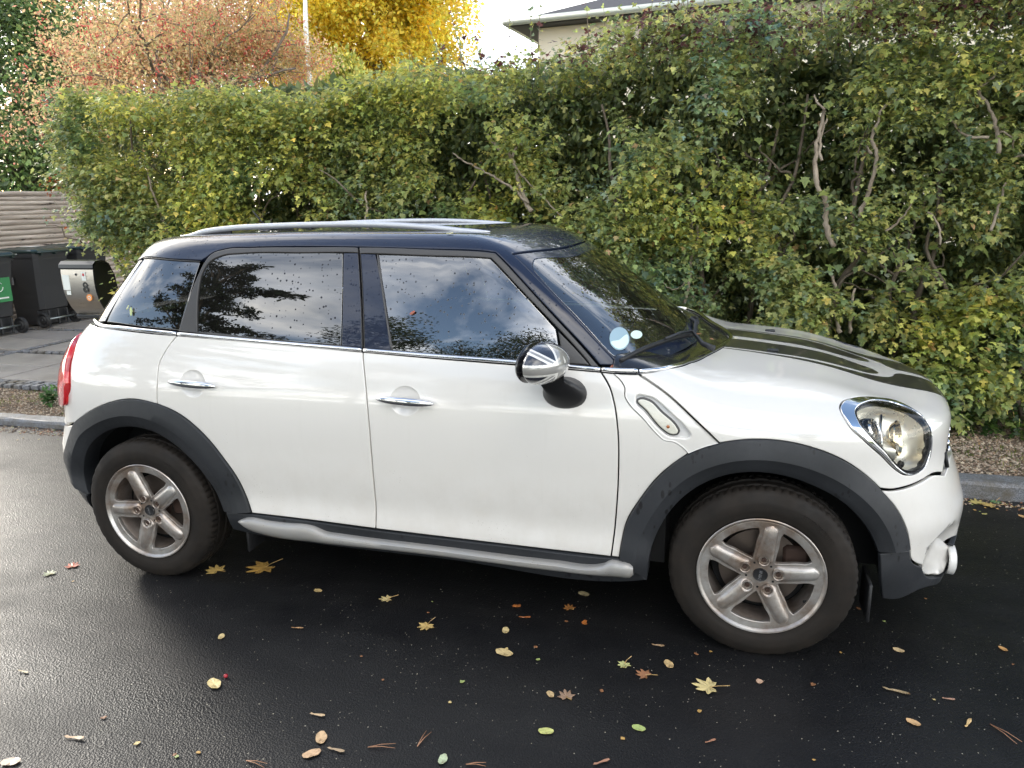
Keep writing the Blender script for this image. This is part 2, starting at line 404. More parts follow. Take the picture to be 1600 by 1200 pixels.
def skin(name, F, dom, out, mat, parent=None, holes=(), gap=.003, off=0., thick=.016, bev=.0035, res=.028, mirror=False, flip=False, both=False, shape=None, extra=None):
    """cut a panel out of the surface F-off=0 along the outline, with rounded edges and returned rims"""
    Fo = (lambda P: F(P)-off) if shape is None else (lambda P: F(P)-off-shape(P))
    loops = []
    for k, Q in enumerate([out]+list(holes)):
        Q = Q if area(Q) > 0 else Q[::-1]
        sg = 1 if k == 0 else -1
        A = clean(inset(Q, sg*gap), .002); B = clean(inset(A, sg*bev), .0025)
        loops.append((A, B))
    Q0 = loops[0][0]; lo, hi = Q0.min(0), Q0.max(0)
    gx, gy = np.meshgrid(np.arange(lo[0], hi[0], res), np.arange(lo[1], hi[1], res*.866)); gx[1::2] += res/2
    g = np.stack([gx.ravel(), gy.ravel()], 1)
    if extra is not None:
        c_ = extra.mean(0); r_ = np.abs(extra-c_).max(0)*1.12; g = g[(((g-c_)/r_)**2).sum(1) > 1]; g = np.concatenate([g, extra])
    inn = inside(g, inset(loops[0][1], res*.35))
    for A, B in loops[1:]: inn &= ~inside(g, inset(B, -res*.35))
    g = g[inn]
    pts = []; edges = []
    for A, B in loops:
        for L in (A, B):
            b = len(pts); pts += [tuple(p) for p in L]; m = len(L); edges += [(b+i, b+(i+1) % m) for i in range(m)]
    pts += [tuple(p) for p in g]
    r = delaunay_2d_cdt([Vector(p) for p in pts], edges, [], 0, 1e-7, True)
    vv = np.array([tuple(p) for p in r[0]]); T = np.array([t for t in r[2] if len(t) == 3], dtype=np.int64); orig = r[3]
    cen = vv[T].mean(1); ok = inside(cen, loops[0][0])
    for A, B in loops[1:]: ok &= ~inside(cen, A)
    T = T[ok]
    O, D, t0, t1 = dom.ray(vv); P, found = cast(Fo, O, D, t0, t1, 60); Nn = grad(Fo, P)
    # boundary loops on the final vertex set
    inv = {}
    for i, oo in enumerate(orig):
        for o_ in oo: inv[o_] = i
    V = list(P); NR = list(Nn); FC = []
    tri = P[T]; fn = np.cross(tri[:, 1]-tri[:, 0], tri[:, 2]-tri[:, 0]); s = (fn*Nn[T].mean(1)).sum(1) < 0
    T[s] = T[s][:, ::-1]
    FC = [tuple(map(int, t)) for t in T]
    b = 0
    for A, B in loops:
        ids = [inv[b+i] for i in range(len(A))]; b += len(A)+len(B)
        PA = P[ids]; e = np.roll(PA, -1, 0)-np.roll(PA, 1, 0); na = Nn[ids]; ow = np.cross(e, na); ow /= np.linalg.norm(ow, axis=1, keepdims=True)+1e-12
        # outward side: away from the panel; test with the B ring
        OB, DB, _, _ = dom.ray(B[:1]); PB, _ = cast(Fo, OB, DB, t0, t1, 60)
        j = int(np.argmin(np.linalg.norm(PA-PB[0], axis=1)))
        if np.dot(ow[j], PB[0]-PA[j]) > 0: ow = -ow
        for i, q in enumerate(ids):
            V[q] = P[q]-na[i]*bev*.35; nn = na[i]*.75+ow[i]*.65; NR[q] = nn/np.linalg.norm(nn)
        if thick > 0:
            m = len(ids); b0 = len(V)
            for i, q in enumerate(ids): V.append(V[q]); NR.append(ow[i]*.9+na[i]*.3)
            for i, q in enumerate(ids): V.append(V[q]-na[i]*thick); NR.append(ow[i])
            for i in range(m):
                i2 = (i+1) % m; f = (b0+i, b0+i2, b0+m+i2, b0+m+i)
                a1 = V[f[1]]-V[f[0]]; a2 = V[f[3]]-V[f[0]]
                if np.dot(np.cross(a1, a2), ow[i]) < 0: f = f[::-1]
                FC.append(f)
    V = np.array(V); NR = np.array(NR)
    if mirror: V = V*[1, -1, 1]; NR = NR*[1, -1, 1]; FC = [f[::-1] for f in FC]
    me = mesh_np(name, V, FC, True, NR)
    o = link(name, me, mat, parent)
    if both:
        o2 = link(name, mesh_np(name, V*[1, -1, 1], [f[::-1] for f in FC], True, NR*[1, -1, 1]), mat, parent)
        return o, o2
    return o
def on_surf(F, P, off=0.):
    """snap points onto F=off along the gradient"""
    P = np.array(P, float)
    for _ in range(12): P = P-grad(F, P)*(F(P)-off)[:, None]*.8
    return P
def band(name, A, B, Foff, prof, mat, parent=None, F=None, both=False, close_ends=True):
    """ruled strip between two matching polylines A,B (n,3); prof = [(t, height)] raises it off the surface"""
    A = np.array(A); B = np.array(B); n = len(A); rows = []
    for t, h in prof:
        P = A*(1-t)+B*t
        if F is not None:
            y = -np.abs(P[:, 1])
        rows.append((P, h))
    V = np.concatenate([P+np.array([0, -1, 0])*h for P, h in rows]); m = len(rows); Fc = []
    for r_ in range(m-1):
        for i in range(n-1): Fc.append((r_*n+i, r_*n+i+1, (r_+1)*n+i+1, (r_+1)*n+i))
    return V, Fc
# ================================================================ GROUND, ROAD, KERB, VERGE, DRIVEWAY
t = NT('asphalt_wet'); o = t.co()
fine = t.noise(230, 4, .7); agg = t.vor(160, out='Distance'); patch = t.noise(.55, 6, .55); mid = t.noise(6, 6, .65)
c = t.mix(t.mr(mid, .3, .7), (.005, .005, .006), (.010, .0098, .010)); c = t.mix(t.mr(fine, .45, .8), c, (.024, .0235, .023))
v = t.vor(66, out='Distance'); vc = t.n('ShaderNodeSeparateColor'); t.l(t.vor(66, out='Color'), vc.inputs[0])
speck = t.math('MULTIPLY', t.math('LESS_THAN', v, t.math('MULTIPLY_ADD', vc.outputs[1], .10, .04)), t.math('GREATER_THAN', vc.outputs[0], t.mr(t.noise(1.6, 4), .35, .65, .72, .40)))
c = t.mix(speck, c, t.mix(vc.outputs[2], (.26, .235, .19), (.55, .50, .38)))
rough = t.mr(t.math('ADD', t.math('MULTIPLY', patch, .6), t.math('MULTIPLY', mid, .4)), .36, .62, .30, .50)
seam = t.noise(1.0, 5, .6, t.map(t.co(), (.35, 3.2, 1), rot=(0, 0, .12))); rough = t.math('ADD', rough, t.mr(seam, .35, .65, -.06, .07)); c = t.mix(t.mr(seam, .5, .62, 0, .5), c, (.004, .004, .0045))
h = t.math('ADD', t.math('MULTIPLY', agg, 1.0), t.math('MULTIPLY', fine, .6)); h = t.math('ADD', h, t.math('MULTIPLY', t.noise(1.1, 4), 1.5))
t.pr(c, rough, 0, t.bump(h, .42, .003), 0, spec=.32); M_road = t.m
t = NT('soil'); c = t.mix(t.mr(t.noise(9, 8, .7), .3, .7), (.10, .072, .048), (.20, .155, .11)); c = t.mix(t.mr(t.noise(1.7, 6, .6), .52, .66), c, (.07, .085, .025))
t.pr(c, .9, 0, t.bump(t.noise(60, 6, .7), .8, .02)); M_soil = t.m
M_lawn = simple('garden_ground', (.06, .075, .03), .95, bump=(20, .6), vary=.3)
def sheet(name, x0, x1, y0, y1, z, mat, nx=1, ny=1, fz=None, **k):
    X, Y = np.meshgrid(np.linspace(x0, x1, nx+1), np.linspace(y0, y1, ny+1)); Z = np.full_like(X, z) if fz is None else z+fz(X, Y)
    V = np.stack([X.ravel(), Y.ravel(), Z.ravel()], 1); F = np.array([(j*(nx+1)+i, j*(nx+1)+i+1, (j+1)*(nx+1)+i+1, (j+1)*(nx+1)+i) for j in range(ny) for i in range(nx)])
    return tag(link(name, mesh_np(name, V, F, nx > 1), mat), kind='structure', **k)
sheet('ground', -300, 300, -300, 300, -.02, M_lawn)
sheet('road', -120, 120, -5.2, .96, 0, M_road)
def nz(X, Y, s=1., a=.012): return a*(np.sin(X*3.1*s+Y*1.7)+np.sin(X*7.3*s-Y*5.1+1.3)*.6+np.sin(Y*11.*s+X*2.2)*.4)
def vz(x): return np.interp(x, [-3.5, -1.5, 1.5, 3.5], [.045, .06, .085, .095])
sheet('verge', -14, 14, 1.08, 2.6, 0, M_soil, 280, 16, lambda X, Y: vz(X)-.004+nz(X, Y)*np.clip((Y-1.08)/.2, 0, 1)+.03*np.clip((Y-1.7)/.5, 0, 1)*(X > -3.2))
# kerb stones
t = NT('granite'); gr = t.vor(240, out='Color'); gs = t.n('ShaderNodeSeparateColor'); t.l(gr, gs.inputs[0])
c = t.mix(gs.outputs[0], (.07, .075, .085), (.24, .25, .27)); c = t.mix(t.mr(t.noise(5, 6, .7), .45, .7), c, (.10, .085, .06)); t.pr(c, .5, 0, t.bump(t.noise(50, 6, .7), .6, .006)); M_gran = t.m
KERB = tag(empty('kerb'), kind='structure'); x = -12.; rnd = random.Random(5)
while x < 12:
    L = rnd.uniform(.85, 1.15); z1 = float(vz(x+L/2))+.004+rnd.uniform(-.004, .004)
    mb = MB(); n = 8; V = []; F = []
    secs = [(0, -.1), (.0, z1-.022), (.010, z1-.005), (.025, z1), (.13, z1), (.135, -.1)]
    for i in range(n+1):
        for k, (yy, zz) in enumerate(secs): V.append((x+.004+(L-.008)*i/n, .955+yy+rnd.uniform(-.003, .003), zz+(rnd.uniform(-.003, .003) if zz > 0 else 0)))
    m = len(secs)
    for i in range(n):
        for k in range(m-1): F.append((i*m+k, (i+1)*m+k, (i+1)*m+k+1, i*m+k+1)[::-1])
    F += [tuple(range(m)), tuple(range(n*m, n*m+m))[::-1]]
    link('kerb_stone', mesh_np('kerb_stone', V, F), M_gran, KERB); x += L
# gravel and leaf litter lying on the verge
def chips(name, n, regs, size, cols, mat, **k):
    xs = []; 
    for (x0, x1, y0, y1, w) in regs: xs.append(np.stack([RNG.uniform(x0, x1, int(n*w)), RNG.uniform(y0, y1, int(n*w))], 1))
    P = np.concatenate(xs); n = len(P); s = RNG.uniform(size[0], size[1], n)*RNG.choice([1, 1, 1, 1.6], n); z = vz(P[:, 0])+nz(P[:, 0], P[:, 1])*np.clip((P[:, 1]-1.08)/.2, 0, 1)+.03*np.clip((P[:, 1]-1.7)/.5, 0, 1)*(P[:, 0] > -3.2)
    z = np.where(P[:, 1] < .95, .001, z)
    base = np.array([(1, 0, 0), (0, .7, 0), (-.9, .1, 0), (-.1, -.75, 0), (.1, .1, .55)]); a = RNG.uniform(0, 6.28, n); jit = RNG.uniform(.6, 1.3, (n, 5, 3))
    B = base[None]*jit*s[:, None, None]; ca, sa = np.cos(a)[:, None], np.sin(a)[:, None]
    V = np.stack([B[..., 0]*ca-B[..., 1]*sa+P[:, :1], B[..., 0]*sa+B[..., 1]*ca+P[:, 1:2], B[..., 2]+z[:, None]], -1).reshape(-1, 3)
    F = (np.array([(0, 1, 4), (1, 2, 4), (2, 3, 4), (3, 0, 4)])[None]+np.arange(n)[:, None, None]*5).reshape(-1, 3)
    me = mesh_np(name, V, F); colr(me, np.repeat(np.array(cols)[RNG.integers(0, len(cols), n)]*RNG.uniform(.7, 1.3, (n, 1)), 5, 0))
    return tag(link(name, me, mat), kind='stuff', **k)
def colr(me, C):
    at = me.color_attributes.new('lc', 'FLOAT_COLOR', 'POINT'); C = np.concatenate([C, np.ones((len(C), 1))], 1).astype(np.float32); at.data.foreach_set('color', C.ravel())
t = NT('litter'); at = t.n('ShaderNodeAttribute'); at.attribute_name = 'lc'; t.pr(at.outputs[0], .75); M_lit = t.m
chips('gravel', 26000, [(-5, -1.6, 1.10, 1.80, .42), (3.2, 5.4, 1.10, 2.1, .5), (-1.6, 3.2, 1.3, 1.9, .08)], (.005, .013), [(.26, .20, .15), (.17, .12, .08), (.33, .27, .20), (.12, .08, .055), (.38, .31, .22), (.24, .16, .10)], M_lit, label='brown gravel and leaf litter covering the strip between kerb and hedge', cat='gravel')
chips('gutter_litter', 1500, [(-4, -1.3, .80, .95, .7), (3.0, 5.0, .86, .95, .3)], (.004, .011), [(.30, .22, .15), (.36, .30, .22), (.2, .09, .05), (.12, .09, .07)], M_lit, label='fine leaf debris gathered on the road along the kerb', cat='debris')
# driveway: concrete slabs, strips of setts
t = NT('slab_concrete'); oi = t.n('ShaderNodeObjectInfo'); c = t.mix(t.mr(t.noise(3, 7, .65), .3, .7), (.22, .20, .18), (.33, .305, .27)); c = t.mix(t.math('MULTIPLY', oi.outputs['Random'], .5), c, (.19, .18, .18)); t.pr(c, t.mr(t.noise(2, 4), .35, .65, .35, .6), 0, t.bump(t.noise(80, 5, .7), .4, .004)); M_slab = t.m
DRV = tag(empty('driveway'), kind='structure')
def dslab(name, quad, z, h, mat):
    q = np.array(quad, float); c = q.mean(0); q = c+(q-c)*(1-.010/np.linalg.norm(q-c, axis=1, keepdims=True)*1.4)
    mb = MB(); b = .006; ins = c+(q-c)*(1-b*1.6/np.linalg.norm(q-c, axis=1, keepdims=True))
    V = [(p[0], p[1], z-h) for p in q]+[(p[0], p[1], z-b) for p in q]+[(p[0], p[1], z) for p in ins]
    F = [(8, 9, 10, 11)]+[(k, (k+1) % 4, 4+(k+1) % 4, 4+k) for k in range(4)]+[(4+k, 4+(k+1) % 4, 8+(k+1) % 4, 8+k) for k in range(4)]
    return mb.add(V, F).build(name, mat, DRV)
sheet('driveway_bed', -14, -3.05, 1.86, 12, .045, M_soil)
rnd = random.Random(9)
# slab field in a grid turned like the joints seen in the photo, broken by strips of small setts
def setts(p0, p1, rows=1, s=.10):
    p0 = np.array(p0, float); p1 = np.array(p1, float); d = p1-p0; L = np.linalg.norm(d); d /= L; nrm = np.array([-d[1], d[0]])
    for r in range(rows):
        k = 0.
        while k < L:
            l = s*rnd.uniform(.85, 1.15); a = p0+d*k+nrm*(r-.5*rows)*s; q = [a, a+d*(l-.006), a+d*(l-.006)+nrm*(s-.008), a+nrm*(s-.008)]
            q = [p+np.array([rnd.uniform(-.005, .005), rnd.uniform(-.005, .005)]) for p in q]; dslab('sett', q, .072+rnd.uniform(-.003, .004), .04, M_gran); k += l
setts((-7.2, 1.88), (-3.15, 1.92), 2)
setts((-5.27, 2.0), (-5.27, 7.2), 1)
setts((-7.3, 3.16), (-5.35, 3.16), 1); setts((-5.2, 3.22), (-3.2, 3.30), 1)
setts((-7.3, 4.52), (-5.35, 4.56), 1); setts((-5.2, 4.6), (-3.4, 4.66), 1)
for (x0, x1) in ((-7.25, -5.34), (-5.2, -3.2)):
    for (y0, y1) in ((2.02, 3.10), (3.28, 4.46), (4.66, 6.2), (6.2, 7.6)):
        nx = 2; ym = y0+(y1-y0)*.5
        for i in range(nx):
            xa = x0+(x1-x0)*i/nx; xb = x0+(x1-x0)*(i+1)/nx
            for ya, yb in ((y0, ym), (ym, y1)):
                sh = .0
                dslab('paving_slab', [(xa+sh, ya), (xb+sh, ya), (xb+sh, yb), (xa+sh, yb)], .068+rnd.uniform(-.002, .003), .04, M_slab)
# ================================================================ FENCE, BINS, LETTER BOX
t = NT('weathered_log'); oi = t.n('ShaderNodeObjectInfo'); mp = t.map(t.co(), (6, .55, 6)); w = t.noise(3.2, 8, .7, mp)
c = t.ramp(w, [(.25, (.14, .11, .09)), (.42, (.44, .37, .31)), (.6, (.62, .54, .46)), (.8, (.72, .64, .55))]); c = t.mix(t.math('MULTIPLY', oi.outputs['Random'], .45), c, (.28, .225, .18))
c = t.mix(t.math('LESS_THAN', t.noise(1.6, 5, .7, t.map(t.co(), (3, 1, 9))), .36), c, (.06, .045, .038))
t.pr(c, .8, 0, t.bump(w, .6, .01)); M_log = t.m
FEN = empty('log_fence', (-7.3, 5.5, 0), label='weathered fence of stacked horizontal half logs behind the wheelie bins', cat='fence')
z = .05; k = 0
while z < 1.86:
    h = rnd.uniform(.062, .078); V = []; F = []; n = 26; m = 8
    for i in range(n+1):
        yy = -3.6+7.6*i/n; r = h*.53*(1+rnd.uniform(-.09, .09)); dz = rnd.uniform(-.004, .004)
        for j in range(m): a = -math.pi/2+math.pi*j/(m-1); V.append((r*math.cos(a)*1.0+.0, yy, z+h/2+dz+r*math.sin(a)))
    for i in range(n):
        for j in range(m-1): F.append((i*m+j, (i+1)*m+j, (i+1)*m+j+1, i*m+j+1)[::-1])
    F += [tuple(range(m)), tuple(n*m+j for j in range(m))[::-1]]
    link('half_log', mesh_np('half_log', V, F, True), M_log, FEN); z += h; k += 1
for yy in (-2.8, .2, 3.2): MB().box((-.06, yy, .93), (.1, .1, 1.82), bev=.01).build('fence_post', M_log, FEN)
M_bin = simple('bin_plastic', (.030, .031, .033), .42, bump=(60, .08)); M_lid = simple('bin_lid_green', (.012, .030, .028), .30, 0, .3, bump=(30, .1)); M_binw = simple('bin_wheel', (.020, .020, .021), .6); M_axle = simple('bin_axle_steel', (.42, .46, .45), .35, .8)
def make_bin():
    B = empty('wheelie_bin')       # back (wheels, handle) towards +x
    def ring(z, dx, dy, ox=0, r=.05): return [(ox+sx*(dx/2-(r if k else 0)), sy*(dy/2-(0 if k else r)), z) for sx, sy, kk in ((1, -1, 0), (1, 1, 1), (-1, 1, 0), (-1, -1, 1)) for k in ((0, 1) if (sx, sy) in ((1, 1), (-1, -1)) else (1, 0))]
    rings = [ring(.03, .44, .44, -.04), ring(.22, .47, .46, -.03), ring(.24, .52, .46, -.01), ring(.55, .57, .50, -.01), ring(.90, .63, .55, 0), ring(.93, .63, .55, 0), ring(.93, .67, .585, 0), ring(.985, .68, .59, 0), ring(.985, .60, .52, 0)]
    V = [p for r in rings for p in r]; F = [tuple(range(8))[::-1]]
    for i in range(len(rings)-1):
        for j in range(8): F.append((i*8+j, i*8+(j+1) % 8, (i+1)*8+(j+1) % 8, (i+1)*8+j))
    MB().add(V, F).build('bin_body', M_bin, B)
    V = []; F = []
    for (z_, dx, dy, ox) in ((.990, .69, .60, -.01), (1.015, .70, .61, -.01), (1.035, .66, .57, -.01), (1.05, .50, .42, -.02)): V += ring(z_, dx, dy, ox)
    for i in range(3):
        for j in range(8): F.append((i*8+j, i*8+(j+1) % 8, (i+1)*8+(j+1) % 8, (i+1)*8+j))
    F += [tuple(range(24, 32)), tuple(range(8))[::-1]]
    lid = MB().add(V, F).build('lid', M_lid, B)
    for yy in (-.13, 0, .13): MB().box((-.02, yy, 1.046), (.5, .035, .018), bev=.006).build('lid_rib', M_lid, lid)
    MB().tube([(.32, -.26, .99), (.385, -.26, 1.0), (.395, -.2, 1.0), (.395, .2, 1.0), (.385, .26, 1.0), (.32, .26, .99)], .014, 8).build('grab_handle', M_lid, B, True)
    for yy in (-.22, 0, .22): MB().box((.355, yy, .985), (.07, .035, .05), bev=.008).build('hinge', M_lid, B)
    for yy in (-.15, 0, .15): MB().box((.255, yy, .12), (.03, .02, .20), bev=.004).build('back_rib', M_bin, B)
    MB().tube([(.27, -.26, .105), (.27, .26, .105)], .012, 8).build('axle', M_axle, B, True)
    for s in (-1, 1):
        wh = MB().lathe([(0, -.022), (.045, -.022), (.06, -.008), (.075, -.022), (.088, -.026), (.100, -.02), (.103, 0), (.100, .02), (.088, .026), (.06, .010), (0, .010)], 28, (.27, s*.262, .103), 'y').mesh('wheel', True, 40)
        w_ = link('wheel', wh, M_binw, B)
        MB().lathe([(0, -.026), (.016, -.026), (.018, -.02)], 14, (.27, s*.262, .103), 'y').build('wheel_hub', M_axle if 0 else M_bin, w_, True)
    return B
b0 = make_bin(); b0.location = (-6.66, 4.88, .068)
tag(b0, 'dark grey wheelie bin with green lid, middle one, a paper scrap lying on its lid', 'wheelie bin', 'wheelie bins in front of the log fence')
b1 = copy_tree(b0); b1.location = (-6.62, 3.98, .068); b1.rotation_euler = (0, 0, -.04); b1['label'] = 'wheelie bin with a green sticker on its back, cut off by the left edge'
b2 = copy_tree(b0); b2.location = (-6.70, 5.62, .068); b2.rotation_euler = (0, 0, .05); b2['label'] = 'wheelie bin mostly hidden behind the steel letter box'
MB().box((-.10, .05, 1.056), (.20, .13, .004)).build('paper_scrap', simple('paper_white', (.7, .68, .62), .8), b0)
g_ = MB().box((.314, .02, .58), (.004, .30, .30)).build('sticker', simple('sticker_green', (.03, .22, .07), .5), b1); g_.rotation_euler = (0, .0, 0)
pw = simple('sticker_print', (.75, .78, .74), .5)
for k_, (p0, p1) in enumerate([((.318, -.10, .60), (.318, .14, .60))]):
    ringp = [(.319, .0+.06*math.cos(a), .62+.06*math.sin(a)) for a in np.linspace(.6, 2*np.pi-.1, 16)]; MB().tube(ringp, .010, 5, squash=(1, .3)).build('print_ring', pw, g_)
    MB().box((.318, .02, .48), (.003, .20, .018)).build('print_line', pw, g_)
MB().box((-.15, -.278, .62), (.08, .004, .10)).build('bin_tag', simple('tag_grey', (.3, .31, .32), .5), b0)
# letter box
LB = empty('letter_box', (-3.00, 1.93, .07), label='stainless steel letter box with the number 8 on a black pole behind the car', cat='letter box')
t = NT('brushed_steel'); n_ = t.noise(3, 3, .6, t.map(t.co(), (2, 40, 60))); t.pr(t.mix(n_, (.50, .47, .42), (.66, .62, .56)), t.mr(n_, .3, .7, .26, .40), .9); M_steel = t.m
M_lbx = simple('letter_box_black', (.014, .015, .017), .3, 0, .3)
prof = [(-.005, 1.055), (-.010, 1.0), (-.012, .93), (-.006, .85), (.012, .78), (.045, .71), (.088, .655), (.10, .64)]
W2 = .172; V = [(sx*W2, y, z) for y, z in prof for sx in (-1, 1)]; F = [(2*i, 2*i+2, 2*i+3, 2*i+1) for i in range(len(prof)-1)]
link('steel_front', mesh_np('steel_front', V, F, True), M_steel, LB)
side = [(0, 1.06), (-.002, .93), (.006, .84), (.024, .775), (.056, .70), (.10, .64), (.115, .605), (.17, .62), (.215, .72), (.225, .85), (.21, .98), (.17, 1.06), (.10, 1.10), (.03, 1.10)]
for sx in (-1, 1):
    mb = MB(); V = [(sx*(W2+d), y, z) for d in (-.008, .006) for y, z in side]; n = len(side); F = [tuple(range(n)), tuple(range(n, 2*n))[::-1]]+[(i, (i+1) % n, n+(i+1) % n, n+i) for i in range(n)]
    mb.add(V, F).build('side_panel', M_lbx, LB)
lid = [(-.016, 1.055), (-.012, 1.085), (.02, 1.112), (.09, 1.118), (.17, 1.085), (.22, .98), (.235, .85)]
V = [(sx*(W2+.010), y, z) for y, z in lid for sx in (-1, 1)]; V += [(sx*(W2+.010), y+.003, z-.012) for y, z in lid for sx in (-1, 1)]; n = len(lid); F = [(2*i, 2*i+2, 2*i+3, 2*i+1) for i in range(n-1)]+[(2*n, 0, 1, 2*n+1)]+[(2*i+1, 2*i+3, 2*n+2*i+3, 2*n+2*i+1) for i in range(n-1)]
link('lid', mesh_np('lid', V, F, False), M_lbx, LB)
MB().box((0, .108, .617), (W2*2, .05, .035), bev=.008).build('base_strip', M_lbx, LB)
MB().tube([(.02, .11, -.02), (.02, .11, .61)], .026, 14).build('pole', M_lbx, LB, True)
MB().tube([(0, .20, 1.02), (.0, .16, 1.16)], .02, 8).build('lid_hinge', M_lbx, LB, True) if 0 else None
def ftext(body, size, loc, mat, par, name, rot=(math.radians(90), 0, 0), ext=.0012, bold=0):
    cu = bpy.data.curves.new(name, 'FONT'); cu.body = body; cu.size = size; cu.align_x = 'CENTER'; cu.align_y = 'CENTER'; cu.extrude = ext; cu.offset = bold
    tmp = bpy.data.objects.new('tmp', cu); COL.objects.link(tmp); dg = bpy.context.evaluated_depsgraph_get(); me = bpy.data.meshes.new_from_object(tmp.evaluated_get(dg)); bpy.data.objects.remove(tmp)
    from mathutils import Euler
    me.transform(Matrix.Translation(loc) @ Euler(rot).to_matrix().to_4x4()); me.materials.clear(); return link(name, me, mat, par)
ftext('8', .125, (.075, -.013, .885), M_lbx, LB, 'house_number', rot=(math.radians(88), 0, 0), bold=.002)
MB().lathe([(0, -.002), (.030, -.002), (.030, .002)], 22, (.09, -.003, .80), 'y').build('round_sticker', simple('sticker_orange', (.80, .30, .08), .5), LB)
MB().lathe([(.010, -.002), (.016, -.002)], 16, (.09, -.0035, .80), 'y').build('sticker_ring', pw, LB)
MB().box((-.125, -.012, .93), (.075, .002, .13)).build('paper_label', pw, LB); MB().box((-.115, -.010, .84), (.045, .002, .035)).build('small_label', pw, LB)
MB().box((.07, -.013, .985), (.045, .002, .075)).build('paper_label', pw, LB); MB().box((.07, -.0145, .998), (.02, .001, .022)).build('label_print', simple('print_red', (.5, .05, .06), .5), LB)
MB().lathe([(.011, -.004), (.009, -.006), (0, -.006)], 14, (-.01, -.010, 1.0), 'y').build('lock', M_lbx, LB, True)
# ================================================================ HOUSES
t = NT('render_cream'); t.pr(t.mix(t.noise(1.5, 6, .6), (.76, .68, .54), (.84, .77, .63)), .85, 0, t.bump(t.noise(60, 3), .2, .01)); M_wall = t.m
HS = empty('house', (2.5, 24.2, 0), -.075, label='cream rendered house with a pale gutter and deep eaves above the hedge', cat='house')
MB().box((3.4, 0, 3.24), (18, 8.4, 6.48)).build('wall', M_wall, HS)
M_fas = simple('gutter_pale', (.50, .53, .47), .35, .3); M_sof = simple('soffit_dark', (.05, .048, .05), .7); M_tile = simple('roof_dark', (.06, .055, .055), .7)
rf = MB().add([(-6.35, -4.75, 6.62), (13.2, -4.75, 6.62), (13.2, 4.75, 6.62), (-6.35, 4.75, 6.62), (-2.2, 0, 8.4), (9, 0, 8.4)], [(0, 1, 5, 4), (1, 2, 5), (2, 3, 4, 5), (3, 0, 4)]).build('roof', M_tile, HS)
MB().box((3.4, 0, 6.52), (19.4, 9.4, .06)).build('soffit', M_sof, HS)
MB().tube([(-6.42, -4.85, 6.60), (13.2, -4.85, 6.60)], .10, 10).tube([(-6.42, -4.85, 6.60), (-6.42, 4.8, 6.60)], .10, 10).build('gutter', M_fas, HS, True)
MB().box((3.4, -4.72, 6.53), (19.5, .04, .06)).build('fascia', M_sof, HS)
MB().tube([(3.2, -4.2, 6.5), (3.2, -4.08, 6.2), (3.2, -4.08, .3)], .045, 8).build('downpipe', M_fas, HS, True)
GW = empty('garage', (-5.0, 17.5, 0), label='low white outbuilding glimpsed through gaps in the hedge', cat='outbuilding')
MB().box((0, 0, 1.25), (5.5, 4, 2.5)).build('wall', simple('white_render', (.72, .72, .70), .85), GW); MB().box((0, 0, 2.58), (5.9, 4.4, .14)).build('roof', M_tile, GW)
# ================================================================ FOLIAGE
def leafmat(name, rough=.42, trans=.50, spec=.5):
    t = NT(name); at = t.n('ShaderNodeAttribute'); at.attribute_name = 'lc'; q = t.pr(at.outputs[0], rough, 0, None, 0, spec=spec, out=False)
    tr = t.n('ShaderNodeBsdfTranslucent'); t.l(t.mix(.5, at.outputs[0], (.20, .22, .02), 'ADD') if 0 else at.outputs[0], tr.inputs[0]); m = t.n('ShaderNodeMixShader'); m.inputs[0].default_value = trans
    t.l(q.outputs[0], m.inputs[1]); t.l(tr.outputs[0], m.inputs[2]); t.l(m.outputs[0], t.out.inputs[0]); return t.m
M_leaf = leafmat('leaf'); M_leaf_y = leafmat('leaf_yellow', .5, .6, .3); M_needle = leafmat('needle', .5, .15, .3)
def bark(name, c1, c2): t = NT(name); w = t.noise(14, 7, .7, t.map(t.co(), (1, 1, .35))); t.pr(t.mix(t.mr(w, .3, .7), c1, c2), .85, 0, t.bump(w, .8, .01)); return t.m
M_bark = bark('bark', (.10, .075, .055), (.26, .21, .16)); M_barkp = bark('bark_pale', (.14, .105, .075), (.42, .35, .27))
def lobed(k=5):
    """maple like leaf in the xy plane, stalk at the origin, tip along +y, length about 1"""
    if k == 5: pts = [(0, 0), (.16, .10), (.42, .05), (.34, .26), (.52, .46), (.28, .50), (.20, .66), (0, 1), (-.20, .66), (-.28, .50), (-.52, .46), (-.34, .26), (-.42, .05), (-.16, .10)]
    elif k == 3: pts = [(0, 0), (.10, .20), (.46, .30), (.40, .50), (.14, .52), (.20, .86), (0, 1), (-.20, .86), (-.14, .52), (-.40, .50), (-.46, .30), (-.10, .20)]
    else: pts = [(0, 0), (.22, .35), (.20, .7), (0, 1), (-.20, .7), (-.22, .35)]
    P = np.array([(x, y, -.25*x*x*(1 if 1 else 0)+.18*abs(x)-.12*y*y) for x, y in pts]+[(0, .42, -.02)]); n = len(pts)
    return P, np.array([(i, (i+1) % n, n) for i in range(n)])
LV = {5: lobed(5), 3: lobed(3), 1: lobed(1)}
LV[0] = (np.array([(0, 0, 0), (.28, .5, .05), (0, 1, 0), (-.28, .5, .05)]), np.array([(0, 1, 2), (0, 2, 3)]))
LV[9] = (np.array([(0, 0, 0), (.10, .5, 0), (0, 1, 0), (-.10, .5, 0)]), np.array([(0, 1, 2), (0, 2, 3)]))
